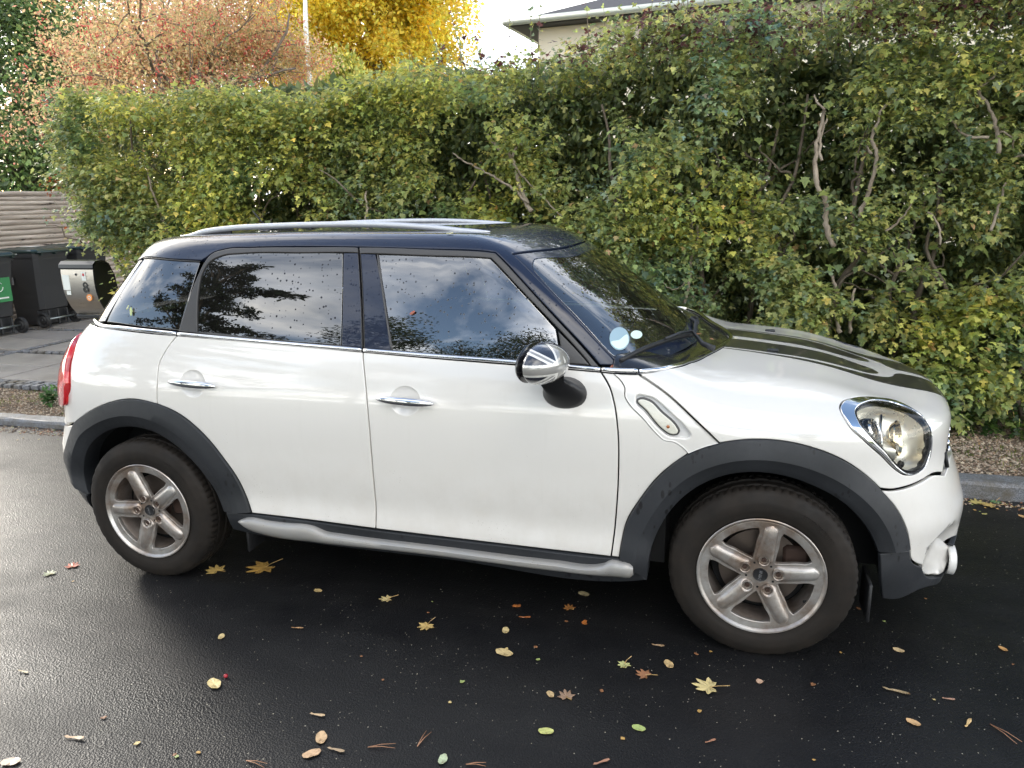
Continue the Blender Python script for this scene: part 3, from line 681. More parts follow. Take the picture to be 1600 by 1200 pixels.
def frames(D, roll=None, up=(0, 0, 1)):
    """rotation frames with y axis along D"""
    D = D/np.linalg.norm(D, axis=1, keepdims=True); U = np.tile(np.array(up, float), (len(D), 1)); X = np.cross(D, U); X /= np.linalg.norm(X, axis=1, keepdims=True)+1e-9; Z = np.cross(X, D)
    if roll is not None:
        c, s = np.cos(roll)[:, None], np.sin(roll)[:, None]; X, Z = X*c+Z*s, Z*c-X*s
    return X, D, Z
def leaves(name, P, D, S, C, kind, mat, parent=None, roll=None, **k):
    LVv, LF = LV[kind]; X, Y, Z = frames(D, roll); n = len(P); m = len(LVv)
    V = (P[:, None]+S[:, None, None]*(LVv[None, :, 0:1]*X[:, None]+LVv[None, :, 1:2]*Y[:, None]+LVv[None, :, 2:3]*Z[:, None])).reshape(-1, 3)
    F = (LF[None]+np.arange(n)[:, None, None]*m).reshape(-1, 3); me = mesh_np(name, V, F, False); colr(me, np.repeat(C, m, 0))
    return link(name, me, mat, parent)
def pick(cols, w, n, var=.25):
    w = np.array(w, float); i = RNG.choice(len(cols), n, p=w/w.sum()); return np.clip(np.array(cols)[i]*RNG.uniform(1-var, 1+var, (n, 1))*RNG.uniform(.92, 1.08, (n, 3)), 0, 1)
def vnoise(P, s, seed=0):
    """cheap smooth value noise"""
    r = np.random.default_rng(seed); T = r.random(4096); Q = P*s; I = np.floor(Q).astype(int); f = Q-I; f = f*f*(3-2*f); out = 0
    for a in (0, 1):
        for b in (0, 1):
            for c in (0, 1):
                h = ((I[:, 0]+a)*73856093 ^ (I[:, 1]+b)*19349663 ^ (I[:, 2]+c)*83492791) & 4095
                out = out+T[h]*(f[:, 0] if a else 1-f[:, 0])*(f[:, 1] if b else 1-f[:, 1])*(f[:, 2] if c else 1-f[:, 2])
    return out
def sprigs(P, D, L, nl):
    """leaf positions and directions along twigs starting at P in direction D"""
    n = len(P); u = RNG.uniform(.1, 1, (n, nl)); Dn = D/np.linalg.norm(D, axis=1, keepdims=True)
    side = RNG.normal(size=(n, nl, 3)); Q = P[:, None]+Dn[:, None]*(u*L[:, None])[..., None]+side*.022+np.array([0, 0, -1.])*(.25*L[:, None]*u*u)[..., None]
    E = Dn[:, None]*.35+side*.55+np.array([0, -.30, -.55]); return Q.reshape(-1, 3), E.reshape(-1, 3)
HEDGE = empty('hedge', (1.5, 2.3, 0), label='tall overgrown mixed green hedge running behind the parked car', cat='hedge')
off = np.array([1.5, 2.3, 0])
HX0, HX1 = -3.15, 6.6
def htop(x): return 2.45+.05*np.sin(x*1.7)+.04*np.sin(x*4.1+1)+np.interp(x, [-3, 0, 1.2, 2.2, 4], [-.04, -.02, .03, .29, .36])
def front(x, z): return 1.90+.10*np.sin(x*1.9+z*.8)+.07*np.sin(x*4.3-z*2.9+2)+.10*np.clip((.9-z)/.9, 0, 1)*np.sin(x*2.7+1)-.10*np.clip((z-1.9)/.6, 0, 1)
GREENS = [(.38, .42, .14), (.30, .36, .13), (.20, .26, .12), (.50, .51, .17), (.58, .56, .19), (.25, .32, .19), (.72, .60, .17), (.58, .39, .19)]
def hedge_layer(n, d0, d1, nl, L, thr, seed):
    x = RNG.uniform(HX0, HX1, n); z = RNG.uniform(.05, 1, n)**.9; z = z*htop(x); y = front(x, z)+RNG.uniform(d0, d1, n)
    P = np.stack([x, y, z], 1); v = vnoise(P*[1, .6, 1], 2.1, seed)*.6+vnoise(P, 5.3, seed+1)*.4
    th_ = thr+(.045*((P[:, 0] > 1.6)*(P[:, 2] > .9)*(P[:, 2] < 2.15))+.02*(P[:, 2] < 2.1) if nl == 10 else 0)
    P = P[(v > th_) & (P[:, 0] > np.interp(P[:, 2], [0, 1.15, 1.4, 1.9, 2.6], [-2.35, -2.4, -2.75, -3.0, -2.9]))]; n = len(P); D = RNG.normal(size=(n, 3))*.55+np.array([0, -.75, .25]); D[:, 2] += .6*(P[:, 2] > htop(P[:, 0])-.25)
    return P, D, RNG.uniform(L[0], L[1], n)
P1, D1, L1 = hedge_layer(21500, -.13, .20, 10, (.08, .24), .485, 3); A1 = sprigs(P1, D1, L1, 13)
P2, D2, L2 = hedge_layer(8000, .40, 1.1, 8, (.15, .3), .22, 8); A2 = sprigs(P2, D2, L2, 9)
# top shell and the end towards the driveway
n = 3600; x = RNG.uniform(-2.9, HX1, n); y = RNG.uniform(1.8, 2.9, n); PT = np.stack([x, y, htop(x)-.06+RNG.uniform(-.12, .05, n)], 1); DT = RNG.normal(size=(n, 3))*.5+np.array([0, -.1, 1]); AT = sprigs(PT, DT, RNG.uniform(.08, .28, n), 10)
n = 900; z = RNG.uniform(.1, 2.4, n); PE = np.stack([np.interp(z, [0, 1.15, 1.4, 1.9, 2.6], [-2.35, -2.4, -2.75, -3.0, -2.9])+RNG.uniform(-.05, .25, n), RNG.uniform(1.85, 2.9, n), z], 1); DE = RNG.normal(size=(n, 3))*.5+np.array([-.7, -.3, .2]); AE = sprigs(PE, DE, RNG.uniform(.1, .28, n), 10)
# long shoots sticking out of the top
shoots = []
for k in range(46):
    x = RNG.uniform(-.2, 6) if k % 3 else RNG.uniform(.9, 3.0); b = np.array([x, RNG.uniform(1.85, 2.3), htop(x)-.1]); d = np.array([RNG.uniform(-.35, .35), RNG.uniform(-.2, .2), 1]); L = RNG.uniform(.18, .55); shoots.append((b, d/np.linalg.norm(d), L))
PS = []; DS = []
for b, d, L in shoots:
    for u in np.linspace(.15, 1, int(L*34)): PS.append(b+d*L*u+RNG.normal(size=3)*.012); DS.append(d*.5+RNG.normal(size=3)*.8)
Ps = np.concatenate([A1[0], AT[0], AE[0], np.array(PS)]); Ds = np.concatenate([A1[1], AT[1], AE[1], np.array(DS)])
n = len(Ps); zone = vnoise(Ps, 1.3, 21); zone2 = vnoise(Ps, 2.7, 33)
C = pick(GREENS, [5, 5, 3, 4, 1.6, 2.5, .3, .35], n, .35)
# yellower zones, darker bluish zones, purple brown tips on the top right
ymask = np.clip((zone-.50)*3, 0, 1)[:, None]; C = C*(1-ymask)+C*ymask*np.array([1.35, 1.25, .85]); bl = np.clip((zone2-.55)*3.5, 0, 1)[:, None]; C = C*(1-bl)+C*bl*np.array([.62, .78, 1.15])
top = (Ps[:, 2] > 2.5) & (Ps[:, 0] > .3); pk = top & (RNG.random(n) < .22); C[pk] = np.array([.13, .055, .055])*RNG.uniform(.6, 1.5, (pk.sum(), 1))
lend = (Ps[:, 0] < -2.9) & (Ps[:, 2] > 1.15) & (Ps[:, 2] < 1.9) & (RNG.random(n) < .35); C[lend] = np.array([.33, .085, .025])*RNG.uniform(.6, 1.3, (lend.sum(), 1))
S = RNG.uniform(.024, .048, n); right = (Ps[:, 0] > 2.6) & (Ps[:, 2] < 1.3); S[right] *= 1.25
big = RNG.random(n) < .18; S[big] *= 1.35; roll = RNG.uniform(-.6, .6, n)
k5 = RNG.random(n) < .3
f1 = leaves('foliage', Ps[k5]-off, Ds[k5], S[k5], C[k5], 5, M_leaf, HEDGE, roll[k5]); f1['kind'] = 'stuff'
f2 = leaves('foliage', Ps[~k5]-off, Ds[~k5], S[~k5]*.9, C[~k5], 3, M_leaf, HEDGE, roll[~k5]); f2['kind'] = 'stuff'
PW = np.stack([RNG.uniform(-2.6, HX1, 46000), RNG.uniform(2.85, 3.15, 46000), RNG.uniform(.05, 2.6, 46000)], 1); vw = vnoise(PW, 2.3, 51)*.6+vnoise(PW, 6, 52)*.4; PW = PW[(vw > .36) | (PW[:, 0] > .2)]; nw = len(PW)
f4 = leaves('back_foliage', PW-off, RNG.normal(size=(nw, 3))+np.array([0, -.2, 0]), RNG.uniform(.10, .16, nw), pick(GREENS[:4], [2, 3, 5, 1], nw, .3)*.6, 0, M_leaf, HEDGE, RNG.uniform(-1, 1, nw)); f4['kind'] = 'stuff'  # back leaf colours darkened to paint in the shade deep in the hedge
n2 = len(A2[0]); f3 = leaves('inner_foliage', A2[0]-off, A2[1], RNG.uniform(.04, .065, n2), pick(GREENS[:4], [2, 3, 5, 1], n2, .3)*.75, 1, M_leaf, HEDGE, RNG.uniform(-1, 1, n2)); f3['kind'] = 'stuff'  # inner leaf colours dimmed: shade inside the hedge put into the colour
# single large leaves near the photographer
SP = []
for _ in range(110): SP.append((RNG.uniform(3.0, 4.6), RNG.uniform(.12, 1.3)))
for _ in range(90): SP.append((RNG.uniform(-.5, 3.5), RNG.uniform(1.5, 2.5)))
for _ in range(60): SP.append((RNG.uniform(-2.5, 3), RNG.uniform(1.2, 2.4)))
lme = []
for kk in range(6):
    Pl, Fl = LV[5] if kk % 3 else LV[3]; col = [(.22, .29, .09), (.31, .36, .10), (.17, .24, .09), (.42, .42, .12), (.26, .33, .10), (.52, .44, .12)][kk]
    me = mesh_np('leaf', Pl, Fl); colr(me, np.tile(np.array([col]), (len(Pl), 1))*RNG.uniform(.8, 1.2, (len(Pl), 1))); me.materials.append(M_leaf); lme.append(me)
for (x, z) in SP:
    y = float(front(x, z))-RNG.uniform(.10, .22); D = np.array([[RNG.normal()*.5, -.5+RNG.normal()*.3, -.5+RNG.normal()*.4]]); X, Y, Z = frames(D, np.array([RNG.uniform(-.6, .6)])); s = RNG.uniform(.045, .075)
    o = link('leaf', lme[int(RNG.choice(6, p=[.25, .2, .2, .1, .2, .05]))], None, HEDGE); o.matrix_local = Matrix([[X[0][i]*s, Y[0][i]*s, Z[0][i]*s, (x, y, z)[i]-off[i]] for i in range(3)]+[[0, 0, 0, 1]])
# trunks and boughs inside the hedge
def wander(a, b, n=9, j=.05):
    a = np.array(a, float); b = np.array(b, float); P = [a+(b-a)*i/n for i in range(n+1)]; w = np.zeros(3); out = []
    for i, p in enumerate(P): w = w*.6+RNG.normal(size=3)*j; out.append(p+w*(0 if i in (0, n) else 1))
    return smooth_line(np.array(out), [False]*len(out), False, .08)
for k in range(30):
    x = HX0+.3+k*.33+RNG.uniform(-.1, .1); b = np.array([x, RNG.uniform(2.2, 2.55), .05]); tp = b+np.array([RNG.uniform(-.35, .35), RNG.uniform(-.3, .15), RNG.uniform(1.7, 2.3)]); Q = wander(b, tp); r = np.linspace(RNG.uniform(.018, .034), .008, len(Q))
    MB().tube(Q-off, r, 7).build('trunk', M_bark, HEDGE, True)
    for q in range(2):
        a = Q[int(len(Q)*RNG.uniform(.35, .8))]; e = a+np.array([RNG.uniform(-.5, .5), RNG.uniform(-.45, .1), RNG.uniform(.1, .5)]); B = wander(a, e, 6, .03); MB().tube(B-off, np.linspace(.011, .004, len(B)), 5).build('branch', M_bark, HEDGE, True)
def pxbranch(pts, y, r0, r1, mat=M_barkp, name='branch'):
    P = px_y(pts, 1.)*0; P = np.array([px_y([p], y-.09+dy)[0] for p, dy in zip(pts, np.linspace(0, .05, len(pts)))]); Q = smooth_line(P, [False]*len(P), False, .025); Q = Q+RNG.normal(size=Q.shape)*.0035; MB().tube(Q-off, np.linspace(r0, r1, len(Q))*.72*RNG.uniform(.85, 1.2, len(Q)), 7).build(name, mat, HEDGE, True)
for pts, y, r0, r1 in [
    ([(1302, 385), (1290, 350), (1291, 320), (1276, 285), (1275, 240), (1282, 200), (1288, 172)], 1.86, .024, .016), ([(1284, 250), (1282, 215), (1293, 185)], 1.88, .014, .008),
    ([(1290, 172), (1276, 160), (1272, 148)], 1.86, .012, .006), ([(1342, 340), (1360, 290), (1370, 240), (1362, 215), (1372, 190), (1378, 170), (1400, 155)], 1.86, .020, .010), ([(1362, 240), (1352, 228)], 1.86, .012, .006),
    ([(1561, 240), (1555, 195), (1540, 160), (1528, 140), (1540, 130), (1556, 115), (1566, 98)], 1.86, .018, .008), ([(1545, 213), (1520, 214), (1497, 202), (1480, 172)], 1.84, .013, .008), ([(1560, 205), (1580, 215), (1584, 232)], 1.86, .01, .006), ([(1600, 243), (1585, 246)], 1.86, .011, .009),
    ([(1548, 360), (1560, 325), (1572, 285)], 1.88, .012, .008), ([(1382, 362), (1410, 340), (1432, 306)], 1.88, .011, .006),
    ([(830, 330), (812, 290), (806, 262), (795, 240), (775, 228), (762, 208)], 1.88, .024, .011), ([(800, 245), (808, 228), (818, 222)], 1.88, .014, .010), ([(825, 318), (805, 298), (775, 278), (745, 262), (722, 250), (708, 240)], 1.86, .014, .007), ([(806, 262), (830, 290), (860, 320), (890, 352)], 1.86, .009, .005),
    ([(262, 365), (250, 330), (238, 300), (232, 270)], 1.90, .018, .010), ([(1015, 445), (1024, 430), (1040, 422), (1050, 405)], 1.84, .009, .006), ([(1035, 440), (1050, 452), (1062, 450), (1070, 438)], 1.84, .008, .005),
    ([(1068, 475), (1078, 440), (1080, 405), (1090, 375), (1088, 350)], 1.9, .018, .010), ([(978, 420), (976, 395), (972, 372)], 1.9, .012, .010), ([(1312, 520), (1306, 490), (1308, 460), (1300, 430)], 1.95, .020, .014), ([(1328, 520), (1330, 480), (1334, 450)], 1.95, .016, .010), ([(1470, 380), (1465, 350), (1452, 330)], 1.9, .01, .006), ([(572, 345), (573, 320), (572, 300)], 1.9, .012, .010)]:
    pxbranch(pts, y, r0, r1)
for b, d, L in shoots: MB().tube([b-off, b+d*L*.5+RNG.normal(size=3)*.01-off, b+d*L-off], [.004, .003, .0015], 4).build('shoot', M_bark, HEDGE)
# low ivy and weeds at the hedge foot
n = 2600; x = RNG.uniform(-5.4, 5.5, n); x[:900] = RNG.uniform(2.9, 4.6, 900); pz_ = np.stack([x, 1.72+RNG.random(n)**1.5*.5+.1*np.sin(x*5), RNG.uniform(.08, .25, n)], 1); pz_ = pz_[(x > -3.1)]; n = len(pz_)
g = leaves('ground_cover', pz_, RNG.normal(size=(n, 3))*.6+np.array([0, -.6, .3]), RNG.uniform(.03, .065, n), pick([(.07, .14, .035), (.11, .18, .04), (.05, .10, .03), (.20, .21, .05)], [3, 3, 2, 1], n), 3, M_leaf, None, RNG.uniform(-1, 1, n)); tag(g, 'low ivy and weeds along the foot of the hedge', 'ground cover', kind='stuff')
wp = []
for cx, cy, r in ((-2.72, 1.52, .14), (-2.55, 1.30, .10), (-2.9, 1.36, .06)):
    q = np.array([cx, cy, .07])+RNG.normal(size=(90, 3))*[r*.5, r*.5, .05]; q[:, 2] = np.abs(q[:, 2]-.07)+.08; wp.append(q)
wp = np.concatenate(wp); n = len(wp); g = leaves('weed_leaves', wp, RNG.normal(size=(n, 3))*.7+np.array([0, -.3, .4]), RNG.uniform(.04, .07, n), pick([(.10, .20, .07), (.07, .15, .05)], [1, 1], n), 3, M_leaf, None); tag(g, 'clump of green weeds on the gravel strip beside the tail light', 'weed', kind='stuff')
n = 5200; x = np.concatenate([RNG.uniform(-4.6, -1.8, 3400), RNG.uniform(3.1, 5, 1800)]); y = RNG.uniform(1.12, 1.8, n); keep = vnoise(np.stack([x, y, x*0], 1), 3.2, 5)+vnoise(np.stack([x, y, x*0], 1), 9, 6)*.5 > .83; x, y = x[keep], y[keep]; n = len(x)
g = leaves('moss_tufts', np.stack([x, y, vz(x)+.004], 1), RNG.normal(size=(n, 3))*.6+np.array([0, 0, 1]), RNG.uniform(.015, .035, n), pick([(.10, .13, .02), (.17, .19, .03), (.26, .24, .05)], [3, 2, 1], n), 9, M_leaf); tag(g, 'moss and short grass tufts growing in the gravel strip', 'moss', kind='stuff')
# ---- trees
def tree(name, label, base, clumps, r_cl, nper, size, cols, w, kind, mat, trunk_r=.12, group=None, droop=0, seed=1, cat='tree', flat=1., boughs=True, barkm=M_bark):
    """clumps: (n,3) clump centres in world; leaves scattered round each; a bough runs to every few clumps"""
    T = empty(name, base, label=label, cat=cat, group=group); b = np.array(base, float); n = len(clumps)
    rc = RNG.uniform(.7, 1.25, n)*r_cl; P = np.repeat(clumps, nper, 0); R = np.repeat(rc, nper); d = RNG.normal(size=P.shape); d /= np.linalg.norm(d, axis=1, keepdims=True); d *= (RNG.random(len(P))**.45)[:, None]; d[:, 2] *= flat
    P = P+d*R[:, None]; D = d*.8+RNG.normal(size=P.shape)*.5+np.array([0, 0, -droop]); C = pick(cols, w, len(P), .3)*np.repeat(RNG.uniform(.75, 1.25, n), nper)[:, None]
    f = leaves('crown', P-b, D, RNG.uniform(size*.7, size*1.3, len(P)), C, kind, mat, T, RNG.uniform(-1.2, 1.2, len(P))); f['kind'] = 'stuff'
    if boughs:
        top = clumps[:, 2].max()*.9; cxy = clumps[:, :2].mean(0); tp = np.array([cxy[0]*.5+b[0]*.5, cxy[1]*.5+b[1]*.5, top]); Q = wander(b, tp, 8, trunk_r*.5)
        MB().tube(Q-b, np.linspace(trunk_r, trunk_r*.25, len(Q)), 9).build('trunk', barkm, T, True)
        for c_ in clumps[::max(1, n//36)]:
            zz = max(b[2]+.3, c_[2]-np.linalg.norm(c_[:2]-b[:2])*.55-.2); a = Q[int(np.argmin(np.abs(Q[:, 2]-zz)))]; B = wander(a, c_, 5, .06); MB().tube(B-b, np.linspace(trunk_r*.3, trunk_r*.06, len(B)), 5).build('bough', barkm, T, True)
    return T
def ell(n, c, r, shell=.55, cut=None):
    P = RNG.normal(size=(n, 3)); P /= np.linalg.norm(P, axis=1, keepdims=True); P *= (shell+(1-shell)*RNG.random((n, 1))); return np.array(c)+P*np.array(r)
# dark yew behind the fence
c1 = ell(330, (-9.5, 7.6, 3.0), (2.0, 1.6, 3.3), .55); c1 = c1[c1[:, 2] > .8]
tree('yew_tree', 'dark green yew standing behind the log fence at the left edge', (-9.6, 7.8, 0), c1, .46, 190, .095, [(.15, .23, .09), (.22, .31, .10), (.30, .39, .12), (.10, .15, .07)], [3, 3, 1.5, 2], 0, M_needle, .2, droop=.3)
# red berried hawthorn over the hedge
HT = empty('hawthorn_tree', (-3.1, 3.9, 0), label='hawthorn with red berries and thinning orange leaves leaning over the hedge', cat='tree'); hb = np.array([-3.1, 3.9, 0]); tips = []
def grow(a, d, L, r, dep):
    n = 5; P = [a]; dd = d.copy()
    for i in range(n): dd = dd+RNG.normal(size=3)*.22+np.array([0, 0, .02-.05*(dep > 2)]); dd /= np.linalg.norm(dd); dd = dd+np.array([-.7 if P[-1][0] > -2.2 else (.6 if P[-1][0] < -5.2 else 0), 0, .45 if P[-1][2] < 2.35 else 0]); dd /= np.linalg.norm(dd); P.append(P[-1]+dd*L/n)
    MB().tube(np.array(P)-hb, np.linspace(r, r*.55, n+1), 5 if dep > 1 else 8).build('bough' if dep < 2 else 'twig', M_bark, HT, True)
    if dep >= 4 or L < .2: tips.append((P[-3], P[-1])); return
    if dep >= 2: tips.append((P[1], P[-1]))
    for k in range(3 if dep < 3 else 3):
        q = P[RNG.integers(2, n+1)]; e = dd*.7+RNG.normal(size=3)*.62; e[2] = e[2]*.7+.12; grow(q, e/np.linalg.norm(e), L*RNG.uniform(.58, .8), r*.55, dep+1)
MB().tube([(0, 0, -.02), (.02, 0, .8), (.1, -.05, 1.65)], [.10, .08, .07], 9).build('trunk', M_bark, HT, True)
for k in range(6): grow(hb+np.array([.1, -.05, 1.6]), np.array([-1.0+.33*k, RNG.uniform(-.35, .15), 1]), 1.5, .034, 0)
A = np.array([q[0] for q in tips]); B = np.array([q[1] for q in tips]); n = 68000; i = RNG.integers(0, len(A), n); u = RNG.random((n, 1)); P = A[i]*(1-u)+B[i]*u+RNG.normal(size=(n, 3))*.09
f = leaves('crown', P-hb, RNG.normal(size=(n, 3))+np.array([0, 0, -.3]), RNG.uniform(.022, .045, n), pick([(.78, .54, .30), (.66, .58, .30), (.48, .50, .22), (.84, .62, .32), (.74, .36, .25)], [4, 3, 1.5, 3, 2], n), 0, M_leaf_y, HT, RNG.uniform(-1, 1, n)); f['kind'] = 'stuff'
n = 6500; cl = RNG.integers(0, len(B), 1300); P = np.repeat(B[cl], 5, 0)+RNG.normal(size=(n, 3))*.03+np.array([0, 0, -.03]); o8 = np.array([(1, 0, 0), (0, 1, 0), (-1, 0, 0), (0, -1, 0), (0, 0, 1), (0, 0, -1)])*.0095; of = np.array([(0, 1, 4), (1, 2, 4), (2, 3, 4), (3, 0, 4), (1, 0, 5), (2, 1, 5), (3, 2, 5), (0, 3, 5)])
V = (P[:, None]-hb+o8[None]*RNG.uniform(.8, 1.3, (n, 1, 1))).reshape(-1, 3); F = (of[None]+np.arange(n)[:, None, None]*6).reshape(-1, 3); bo = link('berries', mesh_np('berries', V, F, True), simple('berry_red', (.70, .13, .10), .35), HT); bo['kind'] = 'stuff'
# yellow tree and green conifer farther back
c1 = ell(480, (-5.5, 12.5, 5.6), (2.8, 1.8, 3.3), .35); c1 = c1[c1[:, 0] < -2.95]
tree('yellow_tree', 'bright yellow autumn tree rising above the hedge against the sky', (-5.0, 12.5, 0), c1, .42, 170, .11, [(.92, .70, .10), (.95, .80, .16), (.86, .58, .09), (.72, .68, .14)], [4, 4, 1, 2], 0, M_leaf_y, .16)
c1 = np.array([(-2.75+RNG.normal()*.75*k, 8.6+RNG.normal()*.5*k, 3.55-1.5*k+RNG.normal()*.06) for k in RNG.random(150)**.7])
c2 = np.array([(-3.95+RNG.normal()*.7*k, 9.0+RNG.normal()*.5*k, 3.85-1.7*k+RNG.normal()*.06) for k in RNG.random(150)**.7])
tree('conifer_tree', 'yellow green conifer, the right one, its tip just above the hedge', (-2.75, 8.6, 0), c1, .26, 190, .085, [(.48, .48, .11), (.62, .56, .12), (.74, .56, .12), (.34, .38, .10)], [3, 3, 1.5, 2], 0, M_needle, .1, droop=-.3, group='conifers behind the hedge')
tree('conifer_tree', 'taller green conifer below the yellow tree, left of its twin', (-3.95, 9.0, 0), c2, .28, 190, .085, [(.44, .46, .11), (.60, .54, .12), (.74, .55, .12), (.32, .36, .10)], [3, 3, 1, 2], 0, M_needle, .1, droop=-.3, group='conifers behind the hedge')
P = px_y([(478, 45), (476, -40)], 10.); MB().tube([(P[0][0], 10, 0), tuple(P[0]), tuple(P[1])], [.05, .045, .03], 8).build('flagpole', simple('pole_white', (.8, .8, .78), .4), None, True)
tag(bpy.data.objects['flagpole'], 'slender white flagpole in front of the yellow tree', 'flagpole')
c1 = ell(150, (-13.5, 15, 4.0), (3.2, 2.5, 3.6), .6); tree('garden_tree', 'distant dark tree filling the background behind the hawthorn', (-13.5, 15, 0), c1, .8, 70, .16, [(.05, .075, .022), (.08, .11, .03)], [1, 1], 0, M_needle, .2)
# ================================================================ ACROSS THE STREET (seen mirrored in the windows and paint)
sheet('far_verge', -60, 60, -9, -5.2, .04, M_lawn)
c1 = []
for k in range(16):
    a = RNG.uniform(0, 6.28); zz = 2.4+k*.46
    for q in range(5):
        a = RNG.uniform(0, 6.28); L = RNG.uniform(1.2, 4.0)*(1-.035*k)
        for u in (.35, .55, .75, .92, 1): c1.append((-8.2+L*u*math.cos(a)*1.15, -8.3+L*u*math.sin(a), zz-.25*u*L*.5+RNG.normal()*.08))
CED = 1
tree('cedar_tree', 'dark layered cedar across the street, reflected in the rear windows', (-8.2, -8.3, 0), np.array(c1), .36, 60, .16, [(.020, .035, .016), (.032, .055, .020)], [1, 1], 0, M_needle, .28, flat=.35)
for k, (x, y, h, lab) in enumerate([(-5.0, -12.5, 8.4, 'tallest garden tree across the street, nearest the cedar'), (-2.7, -13.5, 6.3, 'round garden tree across the street, reflected low in the front window'), (-.2, -12.5, 7.6, 'tall garden tree across the street, reflected beside the wing mirror'), (9.5, -13, 4.4, 'low garden tree across the street beyond the bonnet end')]):
    c1 = ell(110, (x, y, h*.62), (1.25, 1.2, h*.42), .5); tree('street_tree', lab, (x, y, 0), c1, .5, 60, .13, [(.03, .05, .02), (.05, .075, .025)], [1, 1], 0, M_needle, .12, group='trees across the street')
n = 9000; xx = RNG.uniform(-22, 22, n); P = np.stack([xx, -9.2+RNG.normal(size=n)*.25, RNG.uniform(.05, 1.5+.2*np.sin(xx), n)], 1)
g = leaves('low_hedge', P, RNG.normal(size=(n, 3))+np.array([0, .8, .2]), RNG.uniform(.10, .2, n), pick(GREENS[:3], [1, 1, 1], n), 0, M_needle); tag(g, 'low clipped hedge across the street behind the photographer', 'hedge', kind='stuff')
# ================================================================ FALLEN LEAVES
t = NT('fallen_leaf'); at = t.n('ShaderNodeAttribute'); at.attribute_name = 'lc'; c = t.mix(t.mr(t.noise(40, 5, .7), .55, .7), at.outputs[0], (.12, .06, .02)); t.pr(c, .45, 0, t.bump(t.noise(60, 3), .4, .002), .3); M_fall = t.m
def flat_leaf(name, px, size, ang, col, kind, label, cat='fallen leaf', group=None, curl=1., z=.0):
    p = px_z([px], z)[0]; 
    if kind == 'maple':
        pts = []
        for a, r in [(-90, .14), (-62, .42), (-42, .66), (-30, .56), (-18, .54), (-4, .74), (4, .90), (12, .74), (26, .50), (36, .64), (46, .78), (56, .98), (62, .80), (72, .52), (80, .82), (90, 1.08)]: pts.append((r*math.cos(math.radians(a)), r*math.sin(math.radians(a))))
        pts = pts+[(-x, y) for x, y in pts[-2:0:-1]]; cz = .12
    elif kind == 'oval': pts = [(.30*math.sin(a)*(1+.08*math.sin(5*a)), -.5*math.cos(a)) for a in np.linspace(0, 2*np.pi, 14, endpoint=False)]; cz = .06
    elif kind == 'scrap': pts = [(.5*math.cos(a)*RNG.uniform(.5, 1.1), .4*math.sin(a)*RNG.uniform(.4, 1.1)) for a in np.linspace(0, 2*np.pi, 9, endpoint=False)]; cz = .15
    elif kind == 'samara': pts = [(-.5, -.02), (-.42, .07), (-.3, .04), (-.1, .07), (.2, .14), (.45, .12), (.5, .02), (.3, -.06), (-.1, -.02), (-.35, -.07)]; cz = .05
    ca, sa = math.cos(ang), math.sin(ang); V = []; n = len(pts)
    for x, y in pts: V.append((x*ca-y*sa, x*sa+y*ca, (.10*curl*(x*x+y*y)+RNG.uniform(0, .05)*curl)))
    V.append((0, 0, cz*.3)); V = np.array(V)*size; V[:, 2] += .0035; F = [(i, (i+1) % n, n) for i in range(n)]
    me = mesh_np(name, V, F); colr(me, np.array([col])*RNG.uniform(.8, 1.2, (n+1, 1)))
    o = link(name, me, M_fall); o.location = p; tag(o, label, cat, group)
    sm = o.modifiers.new('thick', 'SOLIDIFY'); sm.thickness = .0008
    if kind == 'maple':
        e = np.array([-sa*-1, ca*-1, 0]); st = MB().tube([(0, 0, .004), tuple(e*size*.5+np.array([0, 0, .012])), tuple(e*size*1.05+np.array([.01, 0, .02]))], [.0016, .0013, .0018], 5).build('stalk', M_fall, o)
        colr(st.data, np.tile(np.array([[.35, .22, .07]]), (len(st.data.vertices), 1)))
    return o
YL, OC, BR, GR, RD = (.62, .47, .20), (.50, .30, .09), (.28, .13, .06), (.30, .36, .12), (.36, .08, .04)
